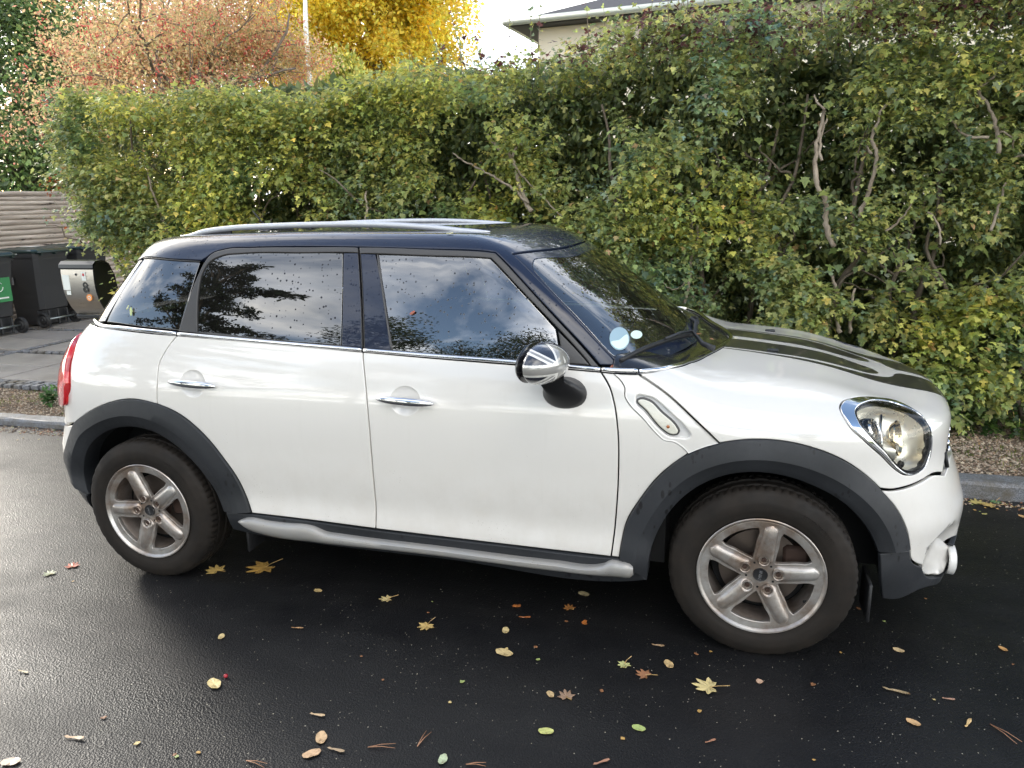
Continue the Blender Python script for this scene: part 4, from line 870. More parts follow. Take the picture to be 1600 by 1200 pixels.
big = [((413, 888), .082, 2.6, (.46, .27, .07), 'maple', 'large ochre maple leaf with upright stalk under the rear door'), ((338, 893), .055, 1.2, (.58, .40, .13), 'maple', 'small ochre maple leaf just right of the rear tyre'),
    ((1108, 1075), .055, 1.6, (.66, .53, .24), 'maple', 'pale yellow maple leaf with stalk below the front wheel'), ((667, 979), .042, 2.9, (.55, .38, .14), 'maple', 'small maple leaf with upright stalk in the middle of the road'),
    ((606, 937), .035, 2.0, (.60, .47, .22), 'maple', 'tiny pale maple leaf under the front door'), ((113, 886), .038, .6, (.50, .12, .06), 'maple', 'red brown leaf left of the rear tyre'), ((78, 898), .035, 1.0, (.32, .34, .20), 'maple', 'dull green leaf beside the red brown leaf, lower left'),
    ((885, 1090), .035, .4, (.30, .19, .12), 'maple', 'brown shrivelled leaf between the two yellow maple leaves, lower middle'), ((1008, 1056), .035, 1.2, (.34, .16, .08), 'maple', 'rusty brown shrivelled leaf left of the pale yellow maple leaf'), ((976, 1039), .030, 2.8, (.52, .52, .22), 'maple', 'yellow green little leaf with stalk below the front tyre, left'),
    ((890, 952), .030, .4, (.40, .17, .05), 'maple', 'rusty leaf lying beside the orange leaf under the front door'), ((914, 974), .034, 1.8, (.52, .17, .04), 'scrap', 'orange brown leaf just left of the front tyre'), ((808, 948), .042, .3, (.52, .18, .05), 'scrap', 'orange leaf under the side bar, upper of a pair'), ((820, 966), .050, .1, (.36, .12, .04), 'samara', 'long rust coloured leaf, lower of the pair under the side bar'),
    ((335, 1070), .070, 1.0, (.66, .52, .24), 'oval', 'yellow toothed oval leaf on open asphalt, lower left'), ((788, 1021), .072, 1.3, (.66, .50, .24), 'oval', 'largest pale oval leaf in the road centre'), ((790, 986), .045, .2, (.64, .50, .24), 'oval', 'pale round leaf with short stalk above the largest oval leaf'),
    ((502, 1154), .060, .5, (.60, .40, .22), 'oval', 'tan oval leaf near the lower edge, upper of two'), ((487, 1179), .058, 2.3, (.58, .38, .22), 'oval', 'tan oval leaf near the lower edge, lower of two'), ((17, 1192), .058, 1.9, (.60, .46, .34), 'oval', 'pinkish oval leaf in the lower left corner'),
    ((692, 1188), .045, .1, (.42, .48, .30), 'oval', 'grey green leaf with stalk at the bottom edge'), ((853, 1144), .050, 1.7, (.55, .56, .18), 'oval', 'yellow green leaf near the bottom edge, left of its twin'), ((998, 1139), .045, 1.4, (.40, .48, .16), 'oval', 'bright green leaf near the bottom edge, right of its twin'),
    ((1045, 1039), .052, .5, (.60, .42, .20), 'oval', 'tan oval leaf left below the front tyre'), ((912, 929), .052, 1.2, (.56, .45, .24), 'oval', 'pale oval leaf lying below the front end of the side bar'), ((860, 1086), .038, .6, (.62, .44, .22), 'oval', 'small tan leaf left of the brown shrivelled leaf'),
    ((1404, 1017), .040, 1.2, (.60, .44, .24), 'oval', 'tan leaf alone to the right of the front tyre'), ((1567, 1015), .034, .6, (.52, .28, .10), 'oval', 'orange brown leaf near the right edge of the road'), ((1427, 1130), .045, 1.0, (.62, .38, .18), 'oval', 'orange leaf, lower right, left of a curled leaf'),
    ((1513, 1132), .055, 1.0, (.62, .42, .18), 'samara', 'curled tan leaf near the lower right corner'), ((1186, 1066), .034, 2.2, (.56, .36, .24), 'scrap', 'small pinkish torn leaf right of the pale yellow maple leaf'), ((1400, 1082), .085, -.25, (.36, .26, .14), 'samara', 'long thin curled leaf below right of the front tyre'), ((346, 996), .040, .4, (.60, .46, .22), 'oval', 'small pale leaf below the rear door, left'), ((497, 924), .042, 1.4, (.58, .42, .18), 'oval', 'small ochre leaf below the rear end of the side bar'), ((465, 983), .050, .1, (.40, .22, .10), 'samara', 'brown winged seed below the rear door'),
    ((496, 1119), .055, 0, (.52, .36, .20), 'samara', 'winged maple seed above the two tan oval leaves'), ((525, 1174), .060, -.1, (.42, .30, .18), 'samara', 'winged maple seed right of the tan oval leaves'), ((116, 1155), .070, .05, (.50, .34, .20), 'samara', 'winged maple seed near the lower left corner'), ((36, 1051), .048, -.1, (.62, .50, .30), 'samara', 'pale winged seed at the left edge'), ((1110, 940+220), .04, .6, (.34, .16, .09), 'samara', 'brown winged seed at the bottom below the pale yellow leaf'),
    ((940, 1193), .055, .6, (.40, .20, .12), 'samara', 'rusty winged seed on the bottom edge'), ((1028, 1010), .05, -.1, (.34, .22, .12), 'samara', 'brown winged seed left below the front tyre'), ((1482, 1094), .04, 0, (.4, .22, .14), 'samara', 'small brown winged seed at the right, lower part of the road')]
for px, s, a, col, kd, lab in big: flat_leaf('fallen_leaf', px, s, a, col, kd, lab)
for k, (px, s, col) in enumerate([((1527, 787), .05, (.42, .34, .11)), ((1549, 791), .045, (.40, .28, .09)), ((1556, 785), .035, (.10, .20, .07)), ((1598, 808), .045, (.50, .30, .13)), ((1538, 804), .03, (.40, .36, .12))]):
    flat_leaf('fallen_leaf', px, s, k*1.3, col, 'maple' if k < 3 else 'oval', ['yellow leaf in the gutter just right of the car nose', 'ochre leaf in the gutter, second from the car nose', 'green leaf in the gutter near the right edge', 'orange leaf on the road at the right edge', 'small yellow leaf on the road below the gutter'][k])
for k in range(62):
    px = (RNG.uniform(20, 1590), RNG.uniform(905, 1195)) if k < 32 else (RNG.uniform(0, 100) if k % 2 else RNG.uniform(1500, 1600), RNG.uniform(668, 690) if k % 2 else RNG.uniform(788, 800))
    if k >= 32 and k % 2 and px[0] > 95: continue
    flat_leaf('leaf_scrap', px, RNG.uniform(.010, .024), RNG.uniform(0, 6), [YL, OC, BR, GR][RNG.integers(0, 4)], 'scrap', 'tiny scrap of dead leaf lying on the wet asphalt', 'leaf scrap', 'leaf scraps scattered on the road')
def needles(px, ang, L, label):
    p = px_z([px], 0)[0]; N = empty('pine_needles', tuple(p), label=label, cat='pine needles'); m = bpy.data.materials.get('needle_brown') or simple('needle_brown', (.34, .17, .09), .5)
    for d in (-.12, .12): a = ang+d; MB().tube([(0, 0, .004), (L*.5*math.cos(a)+.004*d, L*.5*math.sin(a), .008), (L*math.cos(a), L*math.sin(a), .004)], [.0014, .0012, .0008], 5).build('needle', m, N, True)
needles((652, 1168), 1.45, .075, 'upright pair of brown pine needles at the bottom centre'); needles((575, 1169), .32, .085, 'flat lying pair of brown pine needles left of the upright pair'); needles((385, 1190), -.05, .07, 'pair of pine needles on the bottom edge, left'); needles((1547, 1133), -.9, .095, 'pair of pine needles near the lower right corner'); needles((728, 1196), .25, .06, 'pine needles at the bottom edge right of the grey green leaf')
p = px_z([(353, 1059)], 0)[0]; MB().lathe([(0, -.008), (.006, -.005), (.008, 0), (.006, .005), (0, .008)], 12, (p[0], p[1], .008)).build('red_berry', simple('berry2', (.35, .02, .03), .25), None, True); tag(bpy.data.objects['red_berry'], 'single red berry beside the yellow toothed leaf', 'berry')
# ================================================================ THE CAR
def drops(t, scale, amount=.5, mask=False):
    """rain drops standing on a surface: height field"""
    v = t.vor(scale, out='Distance'); r = t.vor(scale, out='Color')
    sp = t.n('ShaderNodeSeparateColor'); t.l(r, sp.inputs[0])
    on = t.math('GREATER_THAN', sp.outputs[0], 1-amount); rad = t.math('MULTIPLY_ADD', sp.outputs[1], .22, .12)
    if mask: return t.math('MULTIPLY', t.math('LESS_THAN', v, rad), on)
    h = t.math('MAXIMUM', t.math('SUBTRACT', rad, v), 0); return t.math('MULTIPLY', t.math('POWER', h, .5), on)
def paint(name, col, dirt=0, rain=0, coat=1, rough=.35, metal=0, spec=None):
    t = NT(name); sp = t.n('ShaderNodeSeparateXYZ'); t.l(t.co(), sp.inputs[0]); z = sp.outputs[2]
    c = col
    if dirt:
        lowf = t.mr(z, .75, .30, 0, 1); n = t.mr(t.noise(9, 8, .65), .35, .75); film = t.math('MULTIPLY', t.math('MULTIPLY', lowf, n), dirt)
        c = t.mix(film, c, (.42, .36, .28))
        speck = t.math('LESS_THAN', t.vor(85, out='Distance'), t.math('MULTIPLY', t.mr(t.noise(5, 3), .45, .75), t.mr(z, .95, .32, .03, .22)))
        c = t.mix(t.math('MULTIPLY', speck, .55), c, (.16, .12, .08))
        st = t.noise(2.2, 6, .7, t.map(t.co(), (14, 14, .8))); c = t.mix(t.math('MULTIPLY', t.mr(st, .55, .8), .10), c, (.45, .42, .36))
    nrm = None
    wob = t.bump(t.noise(3.5, 2), .02, .02)
    if rain: nrm = t.bump(drops(t, 78, rain), .7, .003, wob); coat = t.mr(drops(t, 78, rain, True), 0, 1, coat, .15)  # coat weakened inside the drops, painting them as dark spots in the reflection
    elif dirt: nrm = t.bump(drops(t, 60, .18), .35, .0012, wob)
    t.pr(c, rough, metal, nrm, coat, .025 if not dirt else .05, spec=spec); return t.m
M_white = paint('white_paint', (.69, .665, .62), dirt=.30); M_white.node_tree.nodes['Principled BSDF'].inputs['Coat IOR'].default_value = 1.75
M_navy = paint('black_blue_paint', (.010, .016, .036), rain=.42, rough=.45, spec=.15)
M_black = simple('gloss_black_trim', (.01, .01, .012), .12, 0, .5)
t = NT('black_plastic'); n1 = t.noise(40, 6, .7); c = t.mix(t.mr(t.noise(3, 5), .35, .7), (.011, .0125, .0145), (.024, .026, .030))
sp = t.math('LESS_THAN', t.vor(45, vec=t.map(t.co(), (1, 1, .45))), t.mr(t.noise(6, 3), .47, .66, 0, .34)); c = t.mix(t.math('MULTIPLY', sp, .9), c, (.004, .004, .005))
t.pr(c, t.mr(n1, .3, .7, .42, .62), 0, t.bump(t.noise(420, 2), .12, .001)); M_plastic = t.m
M_rubber = simple('rubber_seal', (.012, .012, .013), .55)
M_frame = simple('window_frame_black', (.045, .043, .042), .42, 0, .15)
M_void = simple('inner_dark', (.006, .006, .006), .9)
t = NT('chrome'); t.pr((.83, .83, .84), t.mr(t.noise(30, 5), .4, .8, .04, .14), 1, t.bump(t.noise(6, 3), .05, .004)); M_chrome = t.m
M_silver = paint('silver_bar_paint', (.30, .295, .285), dirt=.35, rough=.38, coat=.5, metal=.25)
def glass(name, tint, dens, rain=.35, ior=1.52, boost=1.6):
    t = NT(name); fr = t.n('ShaderNodeFresnel'); fr.inputs[0].default_value = ior+boost-.72
    nb = t.bump(t.noise(2.0, 2), .012, .02); nrm = t.bump(drops(t, 72, rain), .5, .002, nb); dm = drops(t, 72, rain, True); t.l(nrm, fr.inputs['Normal'])
    gl = t.n('ShaderNodeBsdfGlossy'); gl.inputs['Roughness'].default_value = .015; t.l(t.mix(dm, (1, 1, 1), (.30, .31, .33)), gl.inputs['Color']); t.l(nrm, gl.inputs['Normal'])  # gloss colour darkened inside drops, painted stand-in for the reflection they scatter
    tr = t.n('ShaderNodeBsdfTransparent'); tr.inputs[0].default_value = tuple(q*dens for q in tint)+(1,)
    df = t.n('ShaderNodeBsdfDiffuse'); df.inputs[0].default_value = (.30, .28, .25, 1)
    m0 = t.n('ShaderNodeMixShader'); t.put(m0.inputs[0], t.mr(t.noise(3, 6, .7), .35, .8, .01, .05)); t.l(tr.outputs[0], m0.inputs[1]); t.l(df.outputs[0], m0.inputs[2])
    m = t.n('ShaderNodeMixShader'); t.l(fr.outputs[0], m.inputs[0]); t.l(m0.outputs[0], m.inputs[1]); t.l(gl.outputs[0], m.inputs[2]); t.l(m.outputs[0], t.out.inputs[0]); return t.m
M_glass = glass('side_glass', (.80, .92, .88), .72, boost=2.25)
M_privacy = glass('privacy_glass', (.8, .85, .9), .10, boost=1.55)
M_wind = glass('windscreen_glass', (.80, .93, .92), .85, rain=.22, boost=2.1)
CAR = empty('parked_car', (0, 0, 0), label='white compact five-door car with black roof parked on the wet road', cat='car')
FB, FG = F_body, F_green
def W(x, y, z, c=0): return ('w', x, y, z, c)
# ---- inner dark structure so that gaps read dark
mb = MB()
mb.box((1.30, 0, .33), (1.75, 1.52, .20)); mb.box((2.62, 0, .54), (1.10, .96, .62)); mb.box((2.2, 0, .62), (.10, 1.46, .70))
mb.box((-.10, 0, .58), (1.00, .98, .62)); mb.box((.52, 0, .55), (.08, 1.5, .5)); mb.build('underbody', M_void, CAR)
# ---- shared shut lines (photo pixels)
ARCH_R = [(245.6, 631), (280, 647), (317.5, 678), (349, 716), (370.6, 747), (383, 772), (392, 800)]
ARCH_RL = [(117.5, 661), (139, 644), (167.5, 630.5), (205, 623.5)]
ARCH_F = [(968, 871), (972, 845), (980, 814), (1000.6, 780), (1031.6, 742), (1076, 709)]
ARCH_FR = [(1123, 693), (1178, 686.6), (1225, 689.7), (1275, 701.6), (1319, 720), (1350, 740.6), (1375, 764)]
C1 = lambda p: (p[0], p[1], 1)
DOORL = [(576, 658), (571, 600)]
SHUT_F = [(952.5, 605), (960, 632), (964.5, 665), (966, 744), (962, 810)]
def cup(cx, cy, rx=.062, rz=.056, d=.017):
    P = px_on(FB, [(cx, cy)])[0]
    def f(Q):
        q = ((Q[..., 0]-P[0])/rx)**2+((Q[..., 2]-P[2])/rz)**2
        return -d*np.clip(1-q, 0, 1)**.8*(Q[..., 1] < 0)
    g = [(P[0]+rx*k*math.cos(a), P[2]+rz*k*math.sin(a)) for k in (.2, .4, .6, .75, .88, .96, 1.0, 1.05) for a in np.linspace(0, 2*np.pi, 28, endpoint=False)]
    return f, np.array(g), P
def skin_x(name, F, dom, spec, mat, **k):
    return skin(name, F, dom, outline(spec, F, dom), mat, CAR, **k)
# rear door
rear_door = [(277, 524, 1)]+[(422, 535.5), (567, 549.5, 1)]+[(571, 600), (576, 658), (581, 720), (587, 826.5, 1)]+[(490, 813.5), (393.4, 802, 1)]+[(383, 772), (370.6, 747), (349, 716), (317.5, 678), (280, 647), (245.6, 631.5, 1)]+[(245.6, 595), (249, 567), (258, 549)]
front_door = [(567, 549.5, 1), (690, 560.5), (815, 570.5), (939, 581, 1)]+SHUT_F+[(954.8, 870, 1), (770, 848.5), (587, 826.5, 1), (581, 720), (576, 658), (571, 600)]
# doors are cut with the handle cups sunk in
_o = skin
def door(name, spec, cupp):
    f, g, P = cupp; return _o(name, FB, SIDE, outline(spec, FB, SIDE), M_white, CAR, shape=f, res=.024, extra=g), P
c_r = cup(301, 599.5); c_f = cup(633, 626.5)
d_rear, HP_R = door('rear_door', rear_door, c_r); d_front, HP_F = door('front_door', front_door, c_f)
# far side doors (simple, seen only from elsewhere)
Q = outline(rear_door, FB, SIDE); _o('rear_door', FB, SIDE, Q, M_white, CAR, mirror=True, res=.06)
Q = outline(front_door, FB, SIDE); _o('front_door', FB, SIDE, Q, M_white, CAR, mirror=True, res=.06)
CQ = Cen((.25, 0, .75), (-.6, -1, 0)); CN = Cen((2.50, 0, .42), (.55, 0, .8)); CBU = Cen((2.3, 0, .45), (1, 0, 0)); CRE = Cen((.5, 0, .7), (-1, 0, 0)); CGR = Cen((.75, 0, .95), (.2, 0, 1))
# quarter panel
quarter = [(152, 510, 1), (200, 517), (276, 524, 1), (258, 549), (249, 567), (245.6, 595), (245.6, 631.5, 1), (205, 623.5), (167.5, 630.5), (139, 644), (117.5, 661, 1), W(-.45, -.78, .675, 0), W(-.50, -.76, .665, 1), W(-.50, -.76, .74), (109.5, 607), (111, 567), (117, 545), (121, 532), W(-.50, -.62, 1.07), W(-.46, -.60, 1.13, 1)]
skin_x('quarter_panel', FB, CQ, quarter, M_white, both=True, res=.03)
# front fender and the side scuttle plate
fender = [(939, 581, 1), (959, 583, 1), (972.7, 597), (977, 606), (976.7, 618.7), (980.7, 626.7), (1004.7, 653), (1028.7, 680), (1036.7, 687), (1054, 690.7), (1063, 696), (1076, 708.5, 1), (1031.6, 742), (1000.6, 780), (980, 814), (972, 845), (968, 871, 1), (954.8, 870, 1), (962, 810), (966, 744), (964.5, 665), (960, 632), (952.5, 605)]
skin_x('front_fender', FB, SIDE, fender, M_white, both=True)
scuttle = [(959, 583, 1), (998, 584, 1), (1040, 613), (1090, 659.5), (1124, 692.5, 1), (1100, 699), (1076, 708.5, 1), (1063, 696), (1054, 690.7), (1036.7, 687), (1028.7, 680), (1004.7, 653), (980.7, 626.7), (976.7, 618.7), (977, 606), (972.7, 597)]
recess = [(996, 617.5), (1010, 618.5), (1020.7, 621), (1029, 627), (1050, 646.7), (1074, 670.7), (1079, 678.7), (1075, 683), (1063, 682.5), (1044, 680), (1036, 674), (1008, 643), (994, 626)]
Qs = outline(scuttle, FB, SIDE); Qr = outline(recess, FB, SIDE)
o_sc = _o('side_scuttle', FB, SIDE, Qs, M_white, CAR, holes=[Qr], off=.007, thick=.03, bev=.006, gap=.0015, res=.02, both=True)[0]
M_sigp = simple('scuttle_inner', (.62, .61, .60), .3, 0, .6)
_o('scuttle_recess', FB, SIDE, inset(Qr if area(Qr) > 0 else Qr[::-1], -.006), M_sigp, CAR, off=-.008, thick=0, res=.02, gap=0)
sig = [(996.5, 624), (1000.7, 622), (1015, 625), (1034, 642.7), (1058, 666.7), (1061, 673), (1058, 678), (1047, 678), (1039, 673), (1010, 641)]
Qg = outline(sig, FB, SIDE)
_o('signal_bezel', FB, SIDE, inset(Qg if area(Qg) > 0 else Qg[::-1], -.0035), M_frame, CAR, off=.001, thick=.01, res=.03, gap=0)
t = NT('signal_lens'); lines = t.n('ShaderNodeTexWave'); t.l(t.map(t.co(), (1, 1, 1), rot=(0, .75, 0)), lines.inputs[0]); lines.inputs['Scale'].default_value = 55; lines.bands_direction = 'Z'
t.pr((.66, .64, .55), .12, 0, t.bump(lines.outputs['Fac'], .35, .002), .9); M_sig = t.m
_o('signal_lens', FB, SIDE, Qg, M_sig, CAR, off=.007, thick=.008, bev=.004, res=.02)
P = on_surf(FB, px_on(FB, [(1044, 666)]), .008); MB().lathe([(0, -.001), (.006, -.001), (.005, .0005), (0, .001)], 12, P[0], 'y').build('signal_bulb', simple('amber', (.45, .16, .06), .3), CAR, True)
# ---- bonnet
cut_tip = W(2.466, 0, 1.03)
chromeline = [(1139, 530), (1129, 543), (1105, 556), (1080, 566.5), (1055, 574), (1026, 580)]
hood_half = [W(2.466, -.001, 1.03)]+chromeline+[(998, 584, 1), (1040, 613), (1090, 659.5), (1124, 692.5, 1)]+ARCH_FR[1:-1]+[(1375, 763, 1), (1393, 764.5), (1412.5, 761), (1440.6, 750), (1456, 740.6), (1473, 738.5, 1), W(3.24, -.50, .70), W(3.27, -.44, .78, 0), W(3.30, -.30, .800), W(3.31, -.001, .805)]
def full(spec, F, dom, step=.012):
    P = []; c = []
    for q in spec:
        P.append(np.array(q[1:4], float) if q[0] == 'w' else px_on(F, [q])[0]); c.append((len(q) > 4 and bool(q[4])) if q[0] == 'w' else (len(q) > 2 and bool(q[2])))
    P = np.array(P); Mi = P[::-1]*[1, -1, 1]; A = list(P); cc = list(c)
    for p, k in zip(Mi, c[::-1]):
        if np.linalg.norm(p-A[-1]) > .004 and np.linalg.norm(p-A[0]) > .004: A.append(p); cc.append(k)
    A = np.array(A); A = on_surf(F, A)
    return smooth_line(dom.dom(A), cc, True, step)
HL_OUT = [(1312.5, 637.5), (1317, 627), (1333, 621.5), (1365.6, 620.5), (1400, 627), (1431, 643), (1450, 665.6), (1456, 690.6), (1453, 714), (1445, 730), (1430, 740.5), (1413, 741.5), (1400, 734), (1381, 715.6), (1350, 687.5), (1325, 662.5)]
hl = px_on(FB, HL_OUT); hlq = smooth_line(CN.dom(hl), [False]*len(hl), True, .012); hlm = smooth_line(CN.dom(hl*[1, -1, 1]), [False]*len(hl), True, .012)
HQ = full(hood_half, FB, CN)
_o('bonnet', FB, CN, HQ, M_white, CAR, holes=[hlq, hlm], res=.03, thick=.02, gap=.003)
# stripes: thin vinyl laid on the bonnet, in plan (x,y)
t = NT('stripe_vinyl'); t.pr(t.mix(t.noise(60, 5), (.018, .017, .015), (.035, .033, .028)), .3, 0, t.bump(drops(t, 75, .3), .5, .002), .6); M_stripe = t.m
def stripe(pts, s):
    Q = smooth_line(np.array([p[:2] for p in pts], float)*[1, s], [len(p) > 2 for p in pts], True, .02)
    return _o('bonnet_stripe', FB, TOP, Q, M_stripe, CAR, off=.0012, thick=.0012, bev=.001, res=.03, gap=0)
for s in (-1, 1):
    stripe([(2.452, .035, 1), (2.7, .035), (2.95, .045), (3.03, .075), (3.045, .12), (3.02, .165), (2.9, .205), (2.7, .222), (2.43, .225, 1)], s)
    stripe([(2.425, .245, 1), (2.7, .245), (2.86, .245), (2.98, .215), (3.07, .165), (3.10, .12), (3.115, .07), (3.14, .035, 1), (3.22, .03), (3.295, .03, 1), (3.285, .22, 1), (3.20, .262), (3.06, .285), (2.85, .29), (2.65, .268), (2.425, .254, 1)], s)
for px_ in ((1203, 518), (1207, 548.5)):
    P = px_on(FB, [px_])[0]; MB().box((P[0], P[1], P[2]+.004), (.045, .022, .012), bev=.004).build('washer_jet', M_plastic, CAR, True)
# ---- front bumper
bump_half = [W(3.36, -.001, .66), W(3.32, -.30, .66), W(3.27, -.44, .67), (1476, 743, 1), (1456, 743.5), (1440.6, 753), (1412.5, 764), (1393, 767), (1375, 766, 1), (1398, 791), (1412, 816), (1419, 842), (1422, 857.5, 1), (1425, 875), (1432, 880.5), (1440.5, 883, 1), (1444, 893), (1452, 900), (1463, 899), (1477, 889), (1484, 874), (1487, 850, 1), W(3.34, -.36, .37), W(3.36, -.30, .37), W(3.38, -.001, .37)]
fc = px_on(FB, [(1462, 878), (1466, 845)])
def scoop(Q):
    ax, ay, az = Q[..., 0], np.abs(Q[..., 1]), Q[..., 2]
    q = ((ay-.555)/.108)**2+((az-.350)/.104)**2
    g = np.exp(-((az-.475)/.045)**2)*.005*np.clip((ax-3.0)/.1, 0, 1)
    return -.034*np.clip(1-q, 0, 1)**.75+g
_o('front_bumper', FB, CBU, full(bump_half, FB, CBU), M_white, CAR, res=.022, shape=scoop, gap=.0025)
lip_half = [W(3.38, -.001, .362), W(3.36, -.3, .362), W(3.34, -.36, .362), (1488, 852, 1), (1485, 876), (1478, 891), (1463, 901.5), (1452, 902), (1444, 895), (1440.5, 885, 1), (1432, 882.5), (1425, 877), (1422, 858.5, 1), (1398, 862), (1373.6, 864.5, 1), (1375, 900), (1378, 935, 1), (1396, 937), (1437, 921), W(3.22, -.45, .19), W(3.28, -.001, .18)]
_o('bumper_lip', FB, CBU, full(lip_half, FB, CBU), M_plastic, CAR, res=.03, off=.002)
# grille in the nose
Qg2 = full([W(3.36, -.001, .665), W(3.30, -.44, .695, 1), W(3.27, -.43, .78, 1), W(3.31, -.001, .80)], FB, CBU)
_o('grille_backing', FB, CBU, Qg2, M_void, CAR, res=.05, off=-.02, thick=0)
for z in (.69, .715, .74, .765):
    ys = np.linspace(-.41, .41, 15); P = on_surf(FB, [(3.3-.2*y*y, y, z) for y in ys], -.006); MB().tube(P, .006, 6).build('grille_bar', M_chrome, CAR, True)
P = on_surf(FB, [(3.24, -.505, .71), (3.24, -.505, .655)], .0); MB().tube([P[0], P[1]], [.010, .012], 8, squash=(1, .6)).build('bumper_stop', M_rubber, CAR, True)
# fog lamp pod
mb = MB(); fcn = np.array([3.262, -.452, .272])
mb.lathe([(.052, .018), (.0575, .022), (.0585, .032), (.058, .042), (.050, .046), (.042, .036), (.02, .030), (0, .030)], 30, fcn, 'x').build('fog_lamp', simple('fog_white', (.7, .69, .66), .3, 0, .6), CAR, True, 40)
c = mb.mesh('fog_lamp', True, 40); c.transform(Matrix.Scale(-1, 4, (0, 1, 0))); c.flip_normals(); link('fog_lamp', c, bpy.data.materials['fog_white'], CAR)
simple('plate_white', (.75, .75, .72), .4)
# ---- head lamps
HL_BLK = [(1335, 644), (1338.7, 636), (1350.7, 628.7), (1374.7, 625.5), (1398.7, 630.5), (1422.7, 640), (1441, 653), (1451.5, 666.7), (1453.8, 683), (1452, 707), (1445, 727), (1433, 738.7), (1416, 739.5), (1403, 731), (1383, 708), (1360, 684), (1341, 660)]
HL_IN = [(1341, 647), (1346, 638.5), (1357, 632), (1375, 629.5), (1396, 633), (1417, 641.5), (1435, 653.5), (1446, 667), (1448.7, 683), (1447, 705), (1440, 723), (1427, 731), (1414, 730.5), (1402, 722), (1385, 704), (1364, 681), (1347, 661)]
HL_IN = [(a[0]*.55+b[0]*.45, a[1]*.55+b[1]*.45) for a, b in zip(HL_IN, HL_BLK)]
def lampq(pts, s=1):
    P = px_on(FB, pts)*[1, s, 1]; return smooth_line(CN.dom(P), [False]*len(P), True, .01)
t = NT('lamp_lens'); fr = t.n('ShaderNodeFresnel'); fr.inputs[0].default_value = 1.5; nb = t.bump(drops(t, 60, .15), .4, .001); t.l(nb, fr.inputs['Normal'])
gl = t.n('ShaderNodeBsdfGlossy'); gl.inputs['Roughness'].default_value = .02; t.l(nb, gl.inputs['Normal']); tr = t.n('ShaderNodeBsdfTransparent'); tr.inputs[0].default_value = (.93, .93, .9, 1)
m = t.n('ShaderNodeMixShader'); t.l(fr.outputs[0], m.inputs[0]); t.l(tr.outputs[0], m.inputs[1]); t.l(gl.outputs[0], m.inputs[2]); t.l(m.outputs[0], t.out.inputs[0]); M_lens = t.m
t = NT('lamp_reflector'); t.pr((.90, .88, .82), t.mr(t.noise(25, 4), .3, .7, .22, .42), .6, t.bump(t.noise(7, 2), .25, .02)); M_refl = t.m
